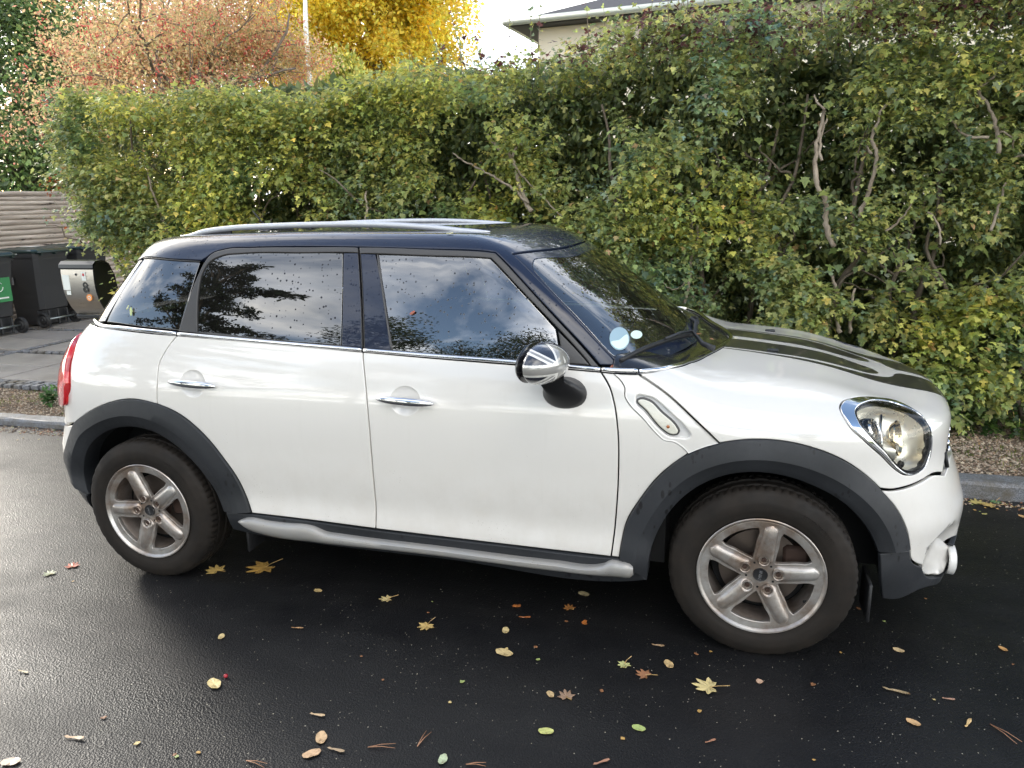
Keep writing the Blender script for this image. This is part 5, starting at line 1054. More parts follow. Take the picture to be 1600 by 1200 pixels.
for s in (1, -1):
    HL = empty('headlight'); HL.parent = CAR
    qo, qb, qi = lampq(HL_OUT, s), lampq(HL_BLK, s), lampq(HL_IN, s)
    _o('chrome_surround', FB, CN, qo, M_chrome, HL, holes=[qb], off=.005 if s == 1 else -.002, thick=.02 if s == 1 else .006, bev=.004, res=.016, gap=.001, mirror=False)
    _o('black_gasket', FB, CN, inset(qb if area(qb) > 0 else qb[::-1], -.004), M_black, HL, holes=[qi], off=.002, thick=.02, res=.016, gap=.0)
    _o('lens', FB, CN, inset(qi if area(qi) > 0 else qi[::-1], -.006), M_lens, HL, off=.004, thick=0, res=.016, gap=0)
    # concave bowl behind the lens: the lens outline pulled in towards a deep centre
    R0 = px_on(FB, HL_IN)*[1, s, 1]; n = len(R0); ccen = R0.mean(0); nn = grad(FB, ccen[None])[0]
    V = []; F = []; rings = [(1.03, .0), (1.0, .012), (.985, .022), (.93, .036), (.8, .052), (.6, .064), (.35, .070), (.12, .072)]
    Rn = grad(FB, R0); Ri = R0-Rn*.006
    for k, dd in rings:
        w_ = min(1, dd/.05); V += [ccen*(1-k)+p*k-(g_*(1-w_)+nn*w_)*(dd+.002)-nn*.0 for p, g_ in zip(Ri, Rn)]
    for a in range(len(rings)-1):
        for i in range(n): F.append((a*n+i, a*n+(i+1) % n, (a+1)*n+(i+1) % n, (a+1)*n+i)[::s])
    V.append(ccen-nn*.072); F += [((len(rings)-1)*n+i, (len(rings)-1)*n+(i+1) % n, len(V)-1)[::s] for i in range(n)]
    link('reflector_bowl', mesh_np('reflector_bowl', V, F, True), M_refl, HL)
    def lp(px, d): p = px_on(FB, [px])[0]*[1, s, 1]; g = grad(FB, p[None])[0]; return p-g*d, g
    def rot_to(me, c_, ax):
        q = Vector(ax).to_track_quat('Z', 'Y').to_matrix().to_4x4(); me.transform(Matrix.Translation(Vector(c_)) @ q); return me
    # indicator housing at the back corner, main beam bowl, low projector tube
    p_, g = lp((1368, 668), .030); ax = g*.75+np.array([.55, 0, .15])
    me = MB().lathe([(.048, -.05), (.046, .0), (.038, .017), (.034, .010), (.024, .018), (.014, .014), (0, .018)], 30).mesh('indicator_bowl', True, 50); link('indicator_bowl', rot_to(me, p_, ax), M_chrome, HL)
    p_, g = lp((1411, 686), .050); ax = g*.5+np.array([.8, 0, .1])
    me = MB().lathe([(.060, .015), (.063, .019), (.060, .023), (.052, .004), (.03, -.012), (0, -.018)], 32).mesh('main_beam_bowl', True, 50); link('main_beam_bowl', rot_to(me, p_, ax), simple('warm_reflector', (.85, .70, .45), .12, 1), HL)
    p_, g = lp((1402, 708), .032); ax = np.array([.95, -.35*s, -.05])
    me = MB().lathe([(.030, -.07), (.031, .018), (.028, .022), (.025, .016), (.012, .024), (0, .026)], 30).mesh('projector_tube', True, 40); link('projector_tube', rot_to(me, p_, ax), M_refl, HL)
    p_, g = lp((1381, 672), .034); P0, _ = lp((1383, 640), .030); P1, _ = lp((1385, 700), .022)
    me = MB().tube([P0, (P0+P1)/2-np.array([.004, 0, 0]), P1], .006, 8, squash=(1, 2.2)).mesh('lamp_divider', True); link('lamp_divider', me, M_chrome, HL)
    p_, g = lp((1412, 727), .016); me = MB().lathe([(0, 0), (.014, 0), (.012, .008), (0, .010)], 16).mesh('washer_cap', True, 40); link('washer_cap', rot_to(me, p_, g), M_black, HL)
# ---- wheel arch cladding
def arch(name, OUT, INN, n=70):
    A = px_on(FB, OUT); B = px_on(FB, INN)
    def rs(P):
        Q = smooth_line(P, [False]*len(P), False, .01); L = np.concatenate([[0], np.cumsum(np.linalg.norm(np.diff(Q, axis=0), axis=1))]); u = np.linspace(0, L[-1], n)
        return np.stack([np.interp(u, L, Q[:, i]) for i in range(3)], 1)
    A, B = rs(A), rs(B); prof = [(-.004, -.006), (0, .004), (.02, .010), (.3, .017), (.56, .021), (.60, .019), (.8, .010), (.97, .003), (1, 0), (1.0, -.015), (1.0, -.10)]
    V = []; m = len(prof)
    for t_, h in prof:
        P = A*(1-t_)+B*t_
        O = P.copy(); O[:, 1] = -1.3; S_, ok = cast(FB, O, np.tile([0., 1, 0], (n, 1)), 0, 1.29, 90); g = grad(FB, S_); g[:, 2] *= .3; g /= np.linalg.norm(g, axis=1, keepdims=True)
        V.append(S_+g*h if h > -.05 else S_+np.array([0, 1, 0])*.09)
    V = np.concatenate(V); F = []
    for r_ in range(m-1):
        for i in range(n-1): F.append((r_*n+i, r_*n+i+1, (r_+1)*n+i+1, (r_+1)*n+i))
    f = F[0]; nrm = np.cross(V[f[1]]-V[f[0]], V[f[2]]-V[f[0]])
    if (V[F[3*(n-1)+n//2][1]]-V[F[3*(n-1)+n//2][0]]) is not None:
        q = F[3*(n-1)+n//2]; nr = np.cross(V[q[1]]-V[q[0]], V[q[3]]-V[q[0]])
        if nr[1] > 0: F = [f[::-1] for f in F]
    for mir in (0, 1):
        me = mesh_np(name, V*[1, -1, 1] if mir else V, [f[::-1] for f in F] if mir else F, True); me.set_sharp_from_angle(angle=math.radians(28)); link(name, me, M_plastic, CAR)
arch('front_arch_trim', ARCH_F+ARCH_FR+[(1396, 789), (1410, 816), (1418, 842), (1420.5, 857)],
     [(1011, 903), (1012, 885), (1016, 862), (1031.6, 822), (1055.6, 788), (1093.5, 758), (1134.7, 742), (1169, 737.4), (1220.6, 742), (1272, 759), (1324, 790), (1354.7, 824), (1368.5, 850), (1372.5, 862)])
arch('rear_arch_trim', [(111, 745), (104, 722), (105, 697), (109.7, 681)]+ARCH_RL+ARCH_R, [(139, 772), (131.6, 745), (131.6, 722), (138, 700), (155, 681), (180, 669), (211, 667), (245.6, 677), (280, 700), (311, 731), (336, 766), (350, 799)])
# wheel wells
for (hx, sg) in ((0, -1), (0, 1), (2.595, -1), (2.595, 1)):
    n = 40; V = []; F = []
    for k, (yy, rr) in enumerate([(.78, .43), (.50, .44), (.50, .0)]):
        for i in range(n+1):
            a = -.15+(math.pi+.3)*i/n; xx = hx+rr*math.cos(a); zz = .32+rr*math.sin(a)
            ys = min(yy, float(S_side(xx, zz))-.06, .78-max(0, xx-2.8)*.75) if k == 0 else yy
            V.append((xx, sg*ys, zz))
    for r_ in range(2):
        for i in range(n): F.append((r_*(n+1)+i, r_*(n+1)+i+1, (r_+1)*(n+1)+i+1, (r_+1)*(n+1)+i))
    link('wheel_liner', mesh_np('wheel_liner', V, F), M_void, CAR)
def flap(name, x, y0, z0, z1, w):
    MB().box((x, y0, (z0+z1)/2), (.012, w, z0-z1), bev=.004).build(name, M_rubber, CAR, True)
flap('mud_flap', .468, -.76, .30, .155, .12); flap('mud_flap', 2.965, -.72, .30, .155, .16)
flap('mud_flap', .468, .76, .30, .155, .12); flap('mud_flap', 2.965, .72, .30, .12, .16)
# ---- sill and silver side bar
sill = [(355, 800, 1), (393, 803, 1), (490, 815), (587, 828.5), (770, 850.5), (955, 872.5), (968, 873.5, 1), (1011, 905, 1), (985, 907), (700, 873), (500, 849), (400, 834), (366, 826, 1)]
skin_x('door_sill', FB, SIDE, sill, M_plastic, off=.006, both=True, gap=0, thick=.03)
def bar_pt(px, out): return px_y([px], -(.868+out))[0]
TOPL = [(371, 815), (380, 811), (420, 815.5), (449, 819), (480, 821.5), (491, 824.5), (506, 832), (530, 836), (690, 856.5), (865, 878.5), (935, 884.5), (944, 882.5), (951, 878), (970, 879.5), (984, 881.5), (989, 886)]
BOTL = [(372, 818), (384, 828), (420, 840), (445, 845), (480, 848.5), (491, 850), (506, 851.5), (530, 854), (646, 866), (865, 894), (935, 902), (944, 903), (951, 903.5), (970, 905), (984, 906), (989, 902)]
n = len(TOPL); V = []; Fc = []
prof = [(0, -.02), (0, .018), (.06, .030), (.2, .036), (.5, .037), (.72, .032), (.9, .020), (1, .006), (1, -.03)]
def dens(L):
    P = np.array(L, float); Q = smooth_line(P, [False]*len(P), False, 6.); Lc = np.concatenate([[0], np.cumsum(np.linalg.norm(np.diff(Q, axis=0), axis=1))]); u = np.linspace(0, 1, 90)*Lc[-1]
    return np.stack([np.interp(u, Lc, Q[:, i]) for i in range(2)], 1)
Tq, Bq = dens(TOPL), dens(BOTL)
for t_, out in prof:
    e = np.array([min(1, .35+(i+1)/5, .55+(90-i)/5) for i in range(90)])
    for i in range(90): p = Tq[i]*(1-t_)+Bq[i]*t_; q = px_y([p], -.890)[0]; V.append((q[0], -(.868+out*e[i]), q[2]))
for r_ in range(len(prof)-1):
    for i in range(89): Fc.append((r_*90+i, (r_+1)*90+i, (r_+1)*90+i+1, r_*90+i+1))
for c0 in (0, 89): Fc.append(tuple(r_*90+c0 for r_ in range(len(prof)))[::(1 if c0 else -1)])
V = np.array(V)
for mir in (0, 1):
    me = mesh_np('side_bar', V*[1, -1, 1] if mir else V, [f[::-1] for f in Fc] if mir else Fc, True); me.set_sharp_from_angle(angle=math.radians(40)); link('side_bar', me, M_silver, CAR)
# ---- chrome belt strip, tail lamps, rear
def strip(name, pts, F, r, off, mat=M_chrome, both=True, sq=(1, 1)):
    P = px_on(F, pts); Q = smooth_line(P, [False]*len(P), False, .02); Q = on_surf(F, Q, off)
    mb = MB().tube(Q, r, 8, squash=sq); o = mb.build(name, mat, CAR, True)
    if both:
        me = mb.mesh(name, True); me.transform(Matrix.Scale(-1, 4, (0, 1, 0))); me.flip_normals(); link(name, me, mat, CAR)
    return o
strip('belt_chrome', [(149, 500), (155, 507), (200, 513.5), (240, 518), (276, 521.5)], FB, .0085, .002)
strip('belt_chrome', [(279, 522), (400, 533), (500, 541.5), (565.5, 547)], FB, .008, .002)
strip('belt_chrome', [(569, 547.3), (700, 558), (805, 566), (880, 572.5), (938, 577.5)], FB, .008, .002)
strip('belt_chrome', [(941, 577.7), (965, 579.5), (996, 580.3)], FB, .009, .003)
Pc = list(px_on(FB, [(999, 580.8), (1030, 577), (1055, 571), (1080, 563.5), (1105, 552.5), (1128, 540)]))+[np.array([2.458, 0, 1.03])]
Pc = Pc+[p*[1, -1, 1] for p in Pc[-2::-1]]; Q = on_surf(FB, smooth_line(np.array(Pc), [False]*len(Pc), False, .02), -.001)
MB().tube(Q, .009, 8).build('cowl_chrome', M_chrome, CAR, True)
t = NT('tail_lens'); t.pr(t.mix(t.math('GREATER_THAN', t.noise(14, 1), .5), (.42, .008, .012), (.62, .03, .03)), .08, 0, None, 1); M_tail = t.m
tail = [(119, 531), (115, 545), (110, 567), (108.5, 607), (107.5, 631), W(-.50, -.74, .745), W(-.60, -.66, .735), W(-.66, -.58, .75), W(-.655, -.56, .87), W(-.62, -.56, 1.0), W(-.58, -.58, 1.065), W(-.53, -.62, 1.085)]
skin_x('tail_light', FB, CQ, tail, M_tail, off=.016, both=True, thick=.03, bev=.008, res=.02)
hatch = [W(-.5, -.001, 1.16), W(-.46, -.45, 1.15), W(-.46, -.60, 1.13, 1), W(-.50, -.625, 1.08), W(-.60, -.555, 1.0), W(-.655, -.55, .87), W(-.66, -.57, .75), W(-.6, -.66, .72), W(-.50, -.76, .66, 1), W(-.6, -.66, .64), W(-.66, -.45, .64), W(-.67, -.001, .64)]
_o('tailgate', FB, CRE, full(hatch, FB, CRE), M_white, CAR, res=.04)
rbump = [W(-.67, -.001, .635), W(-.66, -.45, .635), W(-.60, -.66, .635), W(-.50, -.76, .655), (117.5, 663, 1), (109.7, 681), (105, 697), (104, 722), (108, 740, 1), W(-.58, -.70, .42), W(-.68, -.45, .40), W(-.72, -.001, .40)]
_o('rear_bumper', FB, CRE, full(rbump, FB, CRE), M_white, CAR, res=.04)
rlow = [W(-.72, -.001, .395), W(-.68, -.45, .395), W(-.58, -.70, .415), (108.5, 742, 1), (118, 757), (137, 773, 1), W(-.42, -.70, .23), W(-.55, -.45, .22), W(-.6, -.001, .22)]
_o('rear_valance', FB, CRE, full(rlow, FB, CRE), M_plastic, CAR, res=.04, off=.002)
MB().box((-.735, 0, .84), (.012, .5, .11), bev=.003).build('number_plate', bpy.data.materials['plate_white'], CAR, True)
# ---- greenhouse: roof with A pillars in one skin
WS_SIDE = [(801, 396, 1), (845, 440), (888, 485), (930, 530), (970, 571.5, 1)]
roof_half = [W(-.38, -.001, 1.46), W(-.33, -.40, 1.445), W(-.19, -.56, 1.415, 0), (226, 401.5, 1), (268, 404.5), (314, 407, 1), (320.6, 403), (330, 396), (352, 388.5), (392, 386), (558, 385.5), (690, 389.5), (774, 394, 1), (856, 482), (937, 571, 1), (970, 572.5, 1), (930, 530), (888, 485), (845, 440), (801, 396.5, 1), (835, 391.5), W(1.745, -.33, 1.433), W(1.775, -.001, 1.435)]
_o('roof', FG, CGR, full(roof_half, FG, CGR), M_navy, CAR, res=.035, thick=.02, gap=.002)
wsb = [(970, 573, 1), (980, 572.5), (1013, 567), (1053, 554), (1078, 542)]
ws_half = [W(1.779, -.001, 1.43), W(1.749, -.33, 1.428), (836, 392.8), (802, 397.5, 1), (846, 441.5), (889, 486.5), (931, 531.5), (971, 573, 1), (980, 572.5), (1013, 567), (1053, 554), (1076, 543), W(2.325, -.001, 1.015)]
clear_half = [W(1.83, -.001, 1.40), W(1.80, -.33, 1.393), (850, 403), (836, 407), (834.5, 420), (850, 439), (905, 497), (945, 541), (958, 554), (985, 560), W(2.12, -.60, 1.055, 0), W(2.215, -.33, 1.06), W(2.25, -.001, 1.06)]
WQ = full(ws_half, FG, CGR); CQl = full(clear_half, FG, CGR)
_o('windscreen_frit', FG, CGR, WQ, M_navy, CAR, holes=[CQl], res=.035, thick=.006, gap=.0015, off=-.002)
_o('windscreen', FG, CGR, CQl, M_wind, CAR, res=.035, thick=0, gap=-.001, off=-.002, bev=.002)
# cowl tray
FA = lambda P: smax(F_body(P), F_green(P)-.3, .01)
cw_half = [W(2.452, -.001, 1.01), (1127, 541), (1105, 553.5), (1080, 564.5), (1055, 571.5), (1026, 578), (999, 581.2, 1), (975, 580, 1), (955, 577, 1), W(2.06, -.6, 1.0), W(2.18, -.33, 1.0), W(2.2, -.001, 1.0)]
t = NT('cowl_plastic'); t.pr((.015, .016, .02), .16, 0, t.bump(drops(t, 60, .4), .7, .003), .5); M_cowl = t.m
_o('cowl_tray', FB, TOP, full(cw_half, FB, TOP), M_cowl, CAR, off=-.012, res=.035, thick=.01)
# side glass and frames
fr_r = [(279.5, 518.5, 1), (293, 475), (311, 428), (320.6, 409), (330, 398), (352, 390), (392, 387.5), (480, 386.5), (559, 387, 1), (566, 546.5, 1), (490, 539.8), (420, 533.2), (350, 526)]
gh_r = [(308.5, 519, 1), (308, 490), (310, 455), (316, 427), (327, 410), (345.6, 400), (377, 396), (470, 394.8), (559.5, 395, 1), (565, 543.5, 1), (480, 536), (395, 527.8)]
gl_r = [(308.5, 519, 1), (308, 490), (310, 455), (316, 427), (327, 410), (345.6, 400), (377, 396), (460, 394.8), (534.7, 395, 1), (531.8, 540.5, 1), (460, 534), (380, 526.3)]
tr_r = [(536.5, 395, 1), (559.5, 395, 1), (565, 543.5, 1), (533.6, 540.7, 1)]
fr_f = [(561.5, 387, 1), (690, 390.5), (773, 395.5, 1), (855, 483.5), (936, 574, 1), (805, 565), (690, 556.5), (568.5, 546.5, 1)]
gl_f = [(588.5, 397.5, 1), (680, 400), (767, 403.5, 1), (818, 458), (869.5, 514.4, 1), (876, 568, 1), (790, 562), (700, 555.2), (612.5, 548, 1)]
gh_f = [(563, 396.2, 1), (680, 400), (767, 403.5, 1), (818, 458), (922, 571, 1), (805, 563), (690, 554.3), (569.5, 544.5, 1)]
tr_f = [(563, 396.2, 1), (586.5, 397, 1), (610.5, 548, 1), (569.5, 544.5, 1)]
mt_f = [(871, 516.5, 1), (922, 571, 1), (878, 568, 1)]
q_gl = [(225, 404, 1), (268, 406.5), (311.5, 409.5, 1), (297, 455), (279, 516.5, 1), (225, 511), (166, 503, 1), (190, 455)]
def gskin(name, spec, mat, holes=(), **k):
    Q = outline(spec, FG, CGR); H = [outline(h, FG, CGR) for h in holes]
    return _o(name, FG, CGR, Q, mat, CAR, holes=H, both=True, **k)
gskin('rear_window_frame', fr_r, M_frame, [gh_r], off=.002, res=.03, gap=.001)
gskin('rear_window', gl_r, M_privacy, off=-.004, thick=0, res=.04, gap=-.001)
gskin('pillar_trim', tr_r, M_navy, off=-.001, thick=.01, res=.03, gap=.001)
gskin('front_window_frame', fr_f, M_frame, [gh_f], off=.002, res=.03, gap=.001)
gskin('front_window', gl_f, M_glass, off=-.004, thick=0, res=.04, gap=-.001)
gskin('pillar_trim', tr_f, M_navy, off=-.001, thick=.01, res=.03, gap=.001)
gskin('mirror_triangle', mt_f, M_frame, off=.001, thick=.01, res=.03, gap=.001)
gskin('quarter_window', q_gl, M_privacy, off=-.002, thick=0, res=.03, gap=0)
strip('quarter_seal', [(225, 403.5), (268, 406.3), (313, 408.8)], FG, .003, .0, M_rubber)
strip('window_channel', [(590, 398), (600, 470), (612, 548)], FG, .004, -.002, M_frame)
rw = [W(-.27, -.001, 1.42), W(-.25, -.38, 1.41), W(-.14, -.56, 1.40, 1), (222, 405, 1), (190, 455), (163, 503, 1), W(-.42, -.60, 1.12, 1), W(-.5, -.45, 1.13), W(-.52, -.001, 1.13)]
_o('rear_screen', FG, CRE, full(rw, FG, CRE), M_privacy, CAR, res=.05, off=-.003, thick=0)
# ---- roof rails, antenna
rail = [(283, 372), (296, 367.5), (320, 361.5), (361, 356), (424, 352.5), (500, 350.2), (580, 350.0), (640, 352.5), (690, 356.5), (730, 362.3), (752, 366), (766, 368.5)]
P = px_y(rail, -.46); P[:, 1] = -.46; P[:, 2] = np.maximum(P[:, 2]-.002, TR(P[:, 0])-.006); Q = smooth_line(P, [False]*len(P), False, .03)
RAILM = simple('rail_silver', (.60, .61, .63), .35, .6)
nn_ = len(Q); rr = np.array([.013*min(1, .25+i/6, .25+(nn_-1-i)/6) for i in range(nn_)])
for s in (1, -1): MB().tube(Q*[1, s*(1 if s > 0 else .93), 1]-np.array([0, 0, .0 if s > 0 else .015]), rr, 10, squash=(.9, 1.0)).build('roof_rail', RAILM, CAR, True)
for s in (-1, 1):
    for a in (6, nn_-7):
        pts = Q[a-4:a+5]*[1, -s*(1 if s < 0 else .93), 1]-np.array([0, 0, 0 if s < 0 else .015]); lo = pts.copy(); lo[:, 2] = TR(lo[:, 0])-.012
        V = []; F = []
        for i in range(len(pts)):
            for (yy, P_) in ((-.006, pts), (.006, pts), (.006, lo), (-.006, lo)): V.append((P_[i][0], P_[i][1]+yy, P_[i][2]-(0 if P_ is lo else .012)))
        for i in range(len(pts)-1):
            for k in range(4): F.append((i*4+k, i*4+(k+1) % 4, i*4+4+(k+1) % 4, i*4+4+k))
        link('rail_foot', mesh_np('rail_foot', V, F), M_rubber, CAR)
MB().lathe([(.03, -.002), (.028, .012), (.014, .02), (0, .022)], 16, (.16, 0, float(TR(.16)))).build('antenna_base', M_plastic, CAR, True, 40)
MB().tube([(.16, 0, float(TR(.16))+.015), (.10, 0, float(TR(.16))+.09)], [.006, .003], 8).build('antenna', M_rubber, CAR, True)
# ---- door handles
def handle(P, n='door_handle'):
    mb = MB(); L = .118; pts = []; rr = []
    for i in range(25):
        u = -1+2*i/24; x = P[0]+.004+L*u; z = P[2]+.002-.004*u; y = -(float(S_side(x, z))+.015+.007*(1-u*u)); pts.append((x, y, z)); rr.append(.0175*math.sqrt(max(.04, 1-abs(u)**2.4)))
    o = mb.tube(pts, rr, 12, squash=(.8, 1.0)).build(n, M_chrome, CAR, True)
    m2 = mb.mesh(n, True); m2.transform(Matrix.Scale(-1, 4, (0, 1, 0))); m2.flip_normals(); link(n, m2, M_chrome, CAR)
    mb2 = MB()
    for u in (-.72, .72):
        x = P[0]+L*u; mb2.box((x, -(float(S_side(x, P[2]))+.004), P[2]-.002), (.034, .014, .020), bev=.006)
    pass
handle(HP_R); handle(HP_F)
# ---- wing mirrors: flag pattern in greys, printed cap
t = NT('mirror_cap_print')
sp = t.n('ShaderNodeSeparateXYZ'); t.l(t.co(), sp.inputs[0]); X, Y, Z = sp.outputs
def band_n(v, c0, w): return t.math('LESS_THAN', t.math('ABSOLUTE', t.math('SUBTRACT', v, c0)), w)
u_ = t.math('SUBTRACT', t.math('MULTIPLY', X, .66), t.math('MULTIPLY', t.math('ABSOLUTE', Y), -.75)); u_ = t.math('SUBTRACT', t.math('MULTIPLY', X, .60), t.math('MULTIPLY', t.math('ABSOLUTE', Y), .80))
u_ = t.math('ADD', u_, .0)
v_ = t.math('ADD', Z, .004)
vert_w = band_n(u_, .032, .024); vert = band_n(u_, .032, .0155); hor_w = band_n(v_, 0, .0205); hor = band_n(v_, 0, .0130)
du = t.math('SUBTRACT', u_, .030)
dg1 = t.math('SUBTRACT', t.math('ABSOLUTE', v_), t.math('MULTIPLY', t.math('ABSOLUTE', du), .60)); dw = t.math('LESS_THAN', t.math('ABSOLUTE', dg1), .0125); dk = t.math('LESS_THAN', t.math('ABSOLUTE', t.math('SUBTRACT', dg1, .001)), .0045)
c = t.mix(dw, (.035, .040, .055), (.80, .78, .74)); c = t.mix(dk, c, (.28, .275, .27)); c = t.mix(vert_w, c, (.75, .73, .68)); c = t.mix(hor_w, c, (.75, .73, .68)); c = t.mix(hor, c, (.27, .262, .245)); c = t.mix(vert, c, (.27, .262, .245))
t.pr(c, .2, .15, t.bump(drops(t, 60, .25), .4, .0015), 1); M_cap = t.m
def ellipsoid(a, b, c_, nu=40, nv=24):
    V = []; F = []
    for i in range(nv+1):
        th = math.pi*i/nv
        for j in range(nu): ph = 2*math.pi*j/nu; V.append((a*math.sin(th)*math.cos(ph), b*math.sin(th)*math.sin(ph), c_*math.cos(th)))
    for i in range(nv):
        for j in range(nu): F.append((i*nu+j, (i+1)*nu+j, (i+1)*nu+(j+1) % nu, i*nu+(j+1) % nu))
    return V, F
MC = px_y([(846, 567.5)], -1.005)[0]
for s in (1, -1):
    V, F = ellipsoid(.090, .124, .0700); V = [(x*(1 if x > 0 else .42), y*(1+.10*(x > 0)*0), z) for x, y, z in V]
    V = np.array(V); 
    WM = empty('wing_mirror', tuple(MC*[1, s, 1])); WM.parent = CAR; WM.rotation_euler = (0, 0, -.22*s)
    cap_ = link('mirror_cap', mesh_np('mirror_cap', V, F, True), M_cap, WM)
    g_ = MB().lathe([(0, -.031), (.95, -.031), (.97, -.034), (.93, -.040), (0, -.040)], 36, axis='x').mesh('mirror_glass', True, 30); g_.transform(Matrix.Diagonal((1, .124, .0700, 1))); link('mirror_glass', g_, M_black, WM)
    foot = px_on(FB, [(883, 612)])[0]*[1, s, 1]
    path = [foot+np.array([0, .02*s, -.006]), foot+np.array([0, -.012*s, -.006]), foot+np.array([-.004, -.03*s, .002]), foot+np.array([-.010, -.06*s, .028]), foot+np.array([-.03, -.085*s, .055]), (MC*[1, s, 1])+np.array([.03, .055*s, -.030])]
    rads = [(.080, .058), (.080, .058), (.072, .052), (.055, .040), (.044, .030), (.036, .026)]
    V = []; F = []; n = 28
    for k, (p, (ra, rb)) in enumerate(zip(path, rads)):
        for j in range(n): a = 2*math.pi*j/n; V.append(p+np.array([ra*math.cos(a), -.25*s*rb*math.sin(a)*(k/5), rb*math.sin(a)]))
    for k in range(len(path)-1):
        for j in range(n): F.append((k*n+j, k*n+(j+1) % n, (k+1)*n+(j+1) % n, (k+1)*n+j)[::s])
    me = mesh_np('mirror_foot', V, F, True); link('mirror_foot', me, simple('mirror_foot_black', (.012, .012, .013), .38), CAR)
# ---- wipers
def on_g(px, off): return on_surf(FG, px_on(FG, [px]), off)[0]
bl = [on_g(p, .020) for p in ((966, 567), (990, 555), (1022, 542), (1050, 533), (1076, 529))]
MB().tube(smooth_line(np.array(bl), [0]*5, False, .03), .0065, 6, squash=(1, 1.5)).build('wiper_blade', M_rubber, CAR, True)
am = [on_g((1030, 538), .032), on_g((1052, 530), .036), on_g((1070, 528), .036), px_z([(1098, 537)], 1.06)[0], px_z([(1116, 545)], 1.045)[0]]
MB().tube(am, [.006, .007, .008, .011, .014], 8, squash=(1, .7)).build('wiper_arm', M_plastic, CAR, True)
b2 = [px_z([p], z)[0] for p, z in (((1079, 497), 1.085), ((1088, 503), 1.07), ((1086, 518), 1.05), ((1085, 521), 1.045))]
MB().tube(b2, [.008, .010, .008, .006], 8).build('wiper_arm', M_plastic, CAR, True)
MB().tube([on_surf(FG, [(2.27, y, 1.03)], .02)[0] for y in (.05, .2, .35, .5, .62)], .0065, 6, squash=(1, 1.5)).build('wiper_blade', M_rubber, CAR, True)
# stickers inside the windscreen
def sticker(name, c_, rx, ry, mat, off=-.008, a0=0):
    P = [(c_[0]+rx*math.cos(a), c_[1]+ry*math.sin(a)) for a in np.linspace(0, 2*np.pi, 20, endpoint=False)]
    _o(name, FG, CGR, outline(P, FG, CGR), mat, CAR, off=off, thick=.001, res=.03, gap=0, bev=.001)
M_st = simple('sticker_mint', (.62, .78, .70), .5); sticker('parking_disc', (968, 529), 15.5, 18, simple('sticker_clear_blue', (.30, .42, .48), .4), .0, 0); sticker('windscreen_sticker', (994.5, 522.5), 9, 6.5, M_st, .0005)
P = [(955, 537), (967, 531), (981, 524), (982, 532), (978, 540), (970, 544.5), (961, 543)]
_o('parking_disc', FG, CGR, outline(P, FG, CGR), M_st, CAR, off=.0008, thick=.001, res=.03, gap=0, bev=.001)
# ---- interior
M_int = simple('interior_dark', (.022, .022, .024), .7); M_seat = simple('seat_fabric', (.03, .03, .034), .85, bump=(160, .3))
_tr = [(255, 530), (400, 541), (560, 553), (700, 566), (925, 582, 1), (950, 640), (962, 744), (950, 868, 1), (587, 826), (400, 802, 1), (340, 705), (265, 640, 1)]
skin_x('door_trim', FB, SIDE, _tr, M_void, off=-.032, thick=0, both=True, res=.07, gap=0)
MB().box((1.99, 0, .86), (.42, 1.40, .22), bev=.07).box((2.15, 0, .96), (.30, 1.30, .06), bev=.03).build('dashboard', M_int, CAR, True)
def seat(x, y):
    S = empty('seat', (x, y, 0)); S.parent = CAR
    MB().box((0, 0, .50), (.50, .48, .18), bev=.06).build('seat_cushion', M_seat, S, True)
    M_ = Matrix.Translation((-.20, 0, .56)) @ Matrix.Rotation(math.radians(-18), 4, 'Y')
    MB().box((0, 0, .28), (.14, .46, .58), bev=.06, M=M_).build('seat_backrest', M_seat, S, True)
    M_ = Matrix.Translation((-.40, 0, 1.22)) @ Matrix.Rotation(math.radians(-12), 4, 'Y')
    MB().box((0, 0, 0), (.10, .26, .18), bev=.045, M=M_).tube([(-.385, -.05, 1.05), (-.395, -.05, 1.16)], .006).tube([(-.385, .05, 1.05), (-.395, .05, 1.16)], .006).build('headrest', M_seat, S, True)
for x, y in ((1.42, -.36), (1.42, .36), (.62, -.34), (.62, .34)): seat(x, y)
mb = MB(); a_ = Matrix.Translation((1.80, -.36, .98)) @ Matrix.Rotation(math.radians(65), 4, 'Y')
ring = [tuple(a_ @ Vector((.185*math.cos(t_), .185*math.sin(t_), 0))) for t_ in np.linspace(0, 2*np.pi, 28, endpoint=False)]
mb.tube(ring, .015, 8, closed=True).tube([a_ @ Vector((0, 0, 0)), a_ @ Vector((0, 0, -.12))], .05, 12).tube([a_ @ Vector((-.18, 0, 0)), a_ @ Vector((.18, 0, 0))], .018, 6).build('steering_wheel', M_int, CAR, True)
rm = px_on(lambda P: 1.86-P[..., 0], [(880, 425)])[0]; V, F = ellipsoid(.035, .12, .04); rmc = link('rear_view_mirror', mesh_np('rear_view_mirror', V, F, True), M_cap, CAR); rmc.location = (1.80, 0, 1.36)
MB().tube([(1.80, 0, 1.36), (1.79, 0, 1.392)], .012).build('mirror_stalk', M_int, CAR, True)
MB().box((.72, 0, 1.44), (1.5, .96, .02), bev=.005).build('roof_lining', simple('lining', (.30, .29, .27), .9), CAR, True)
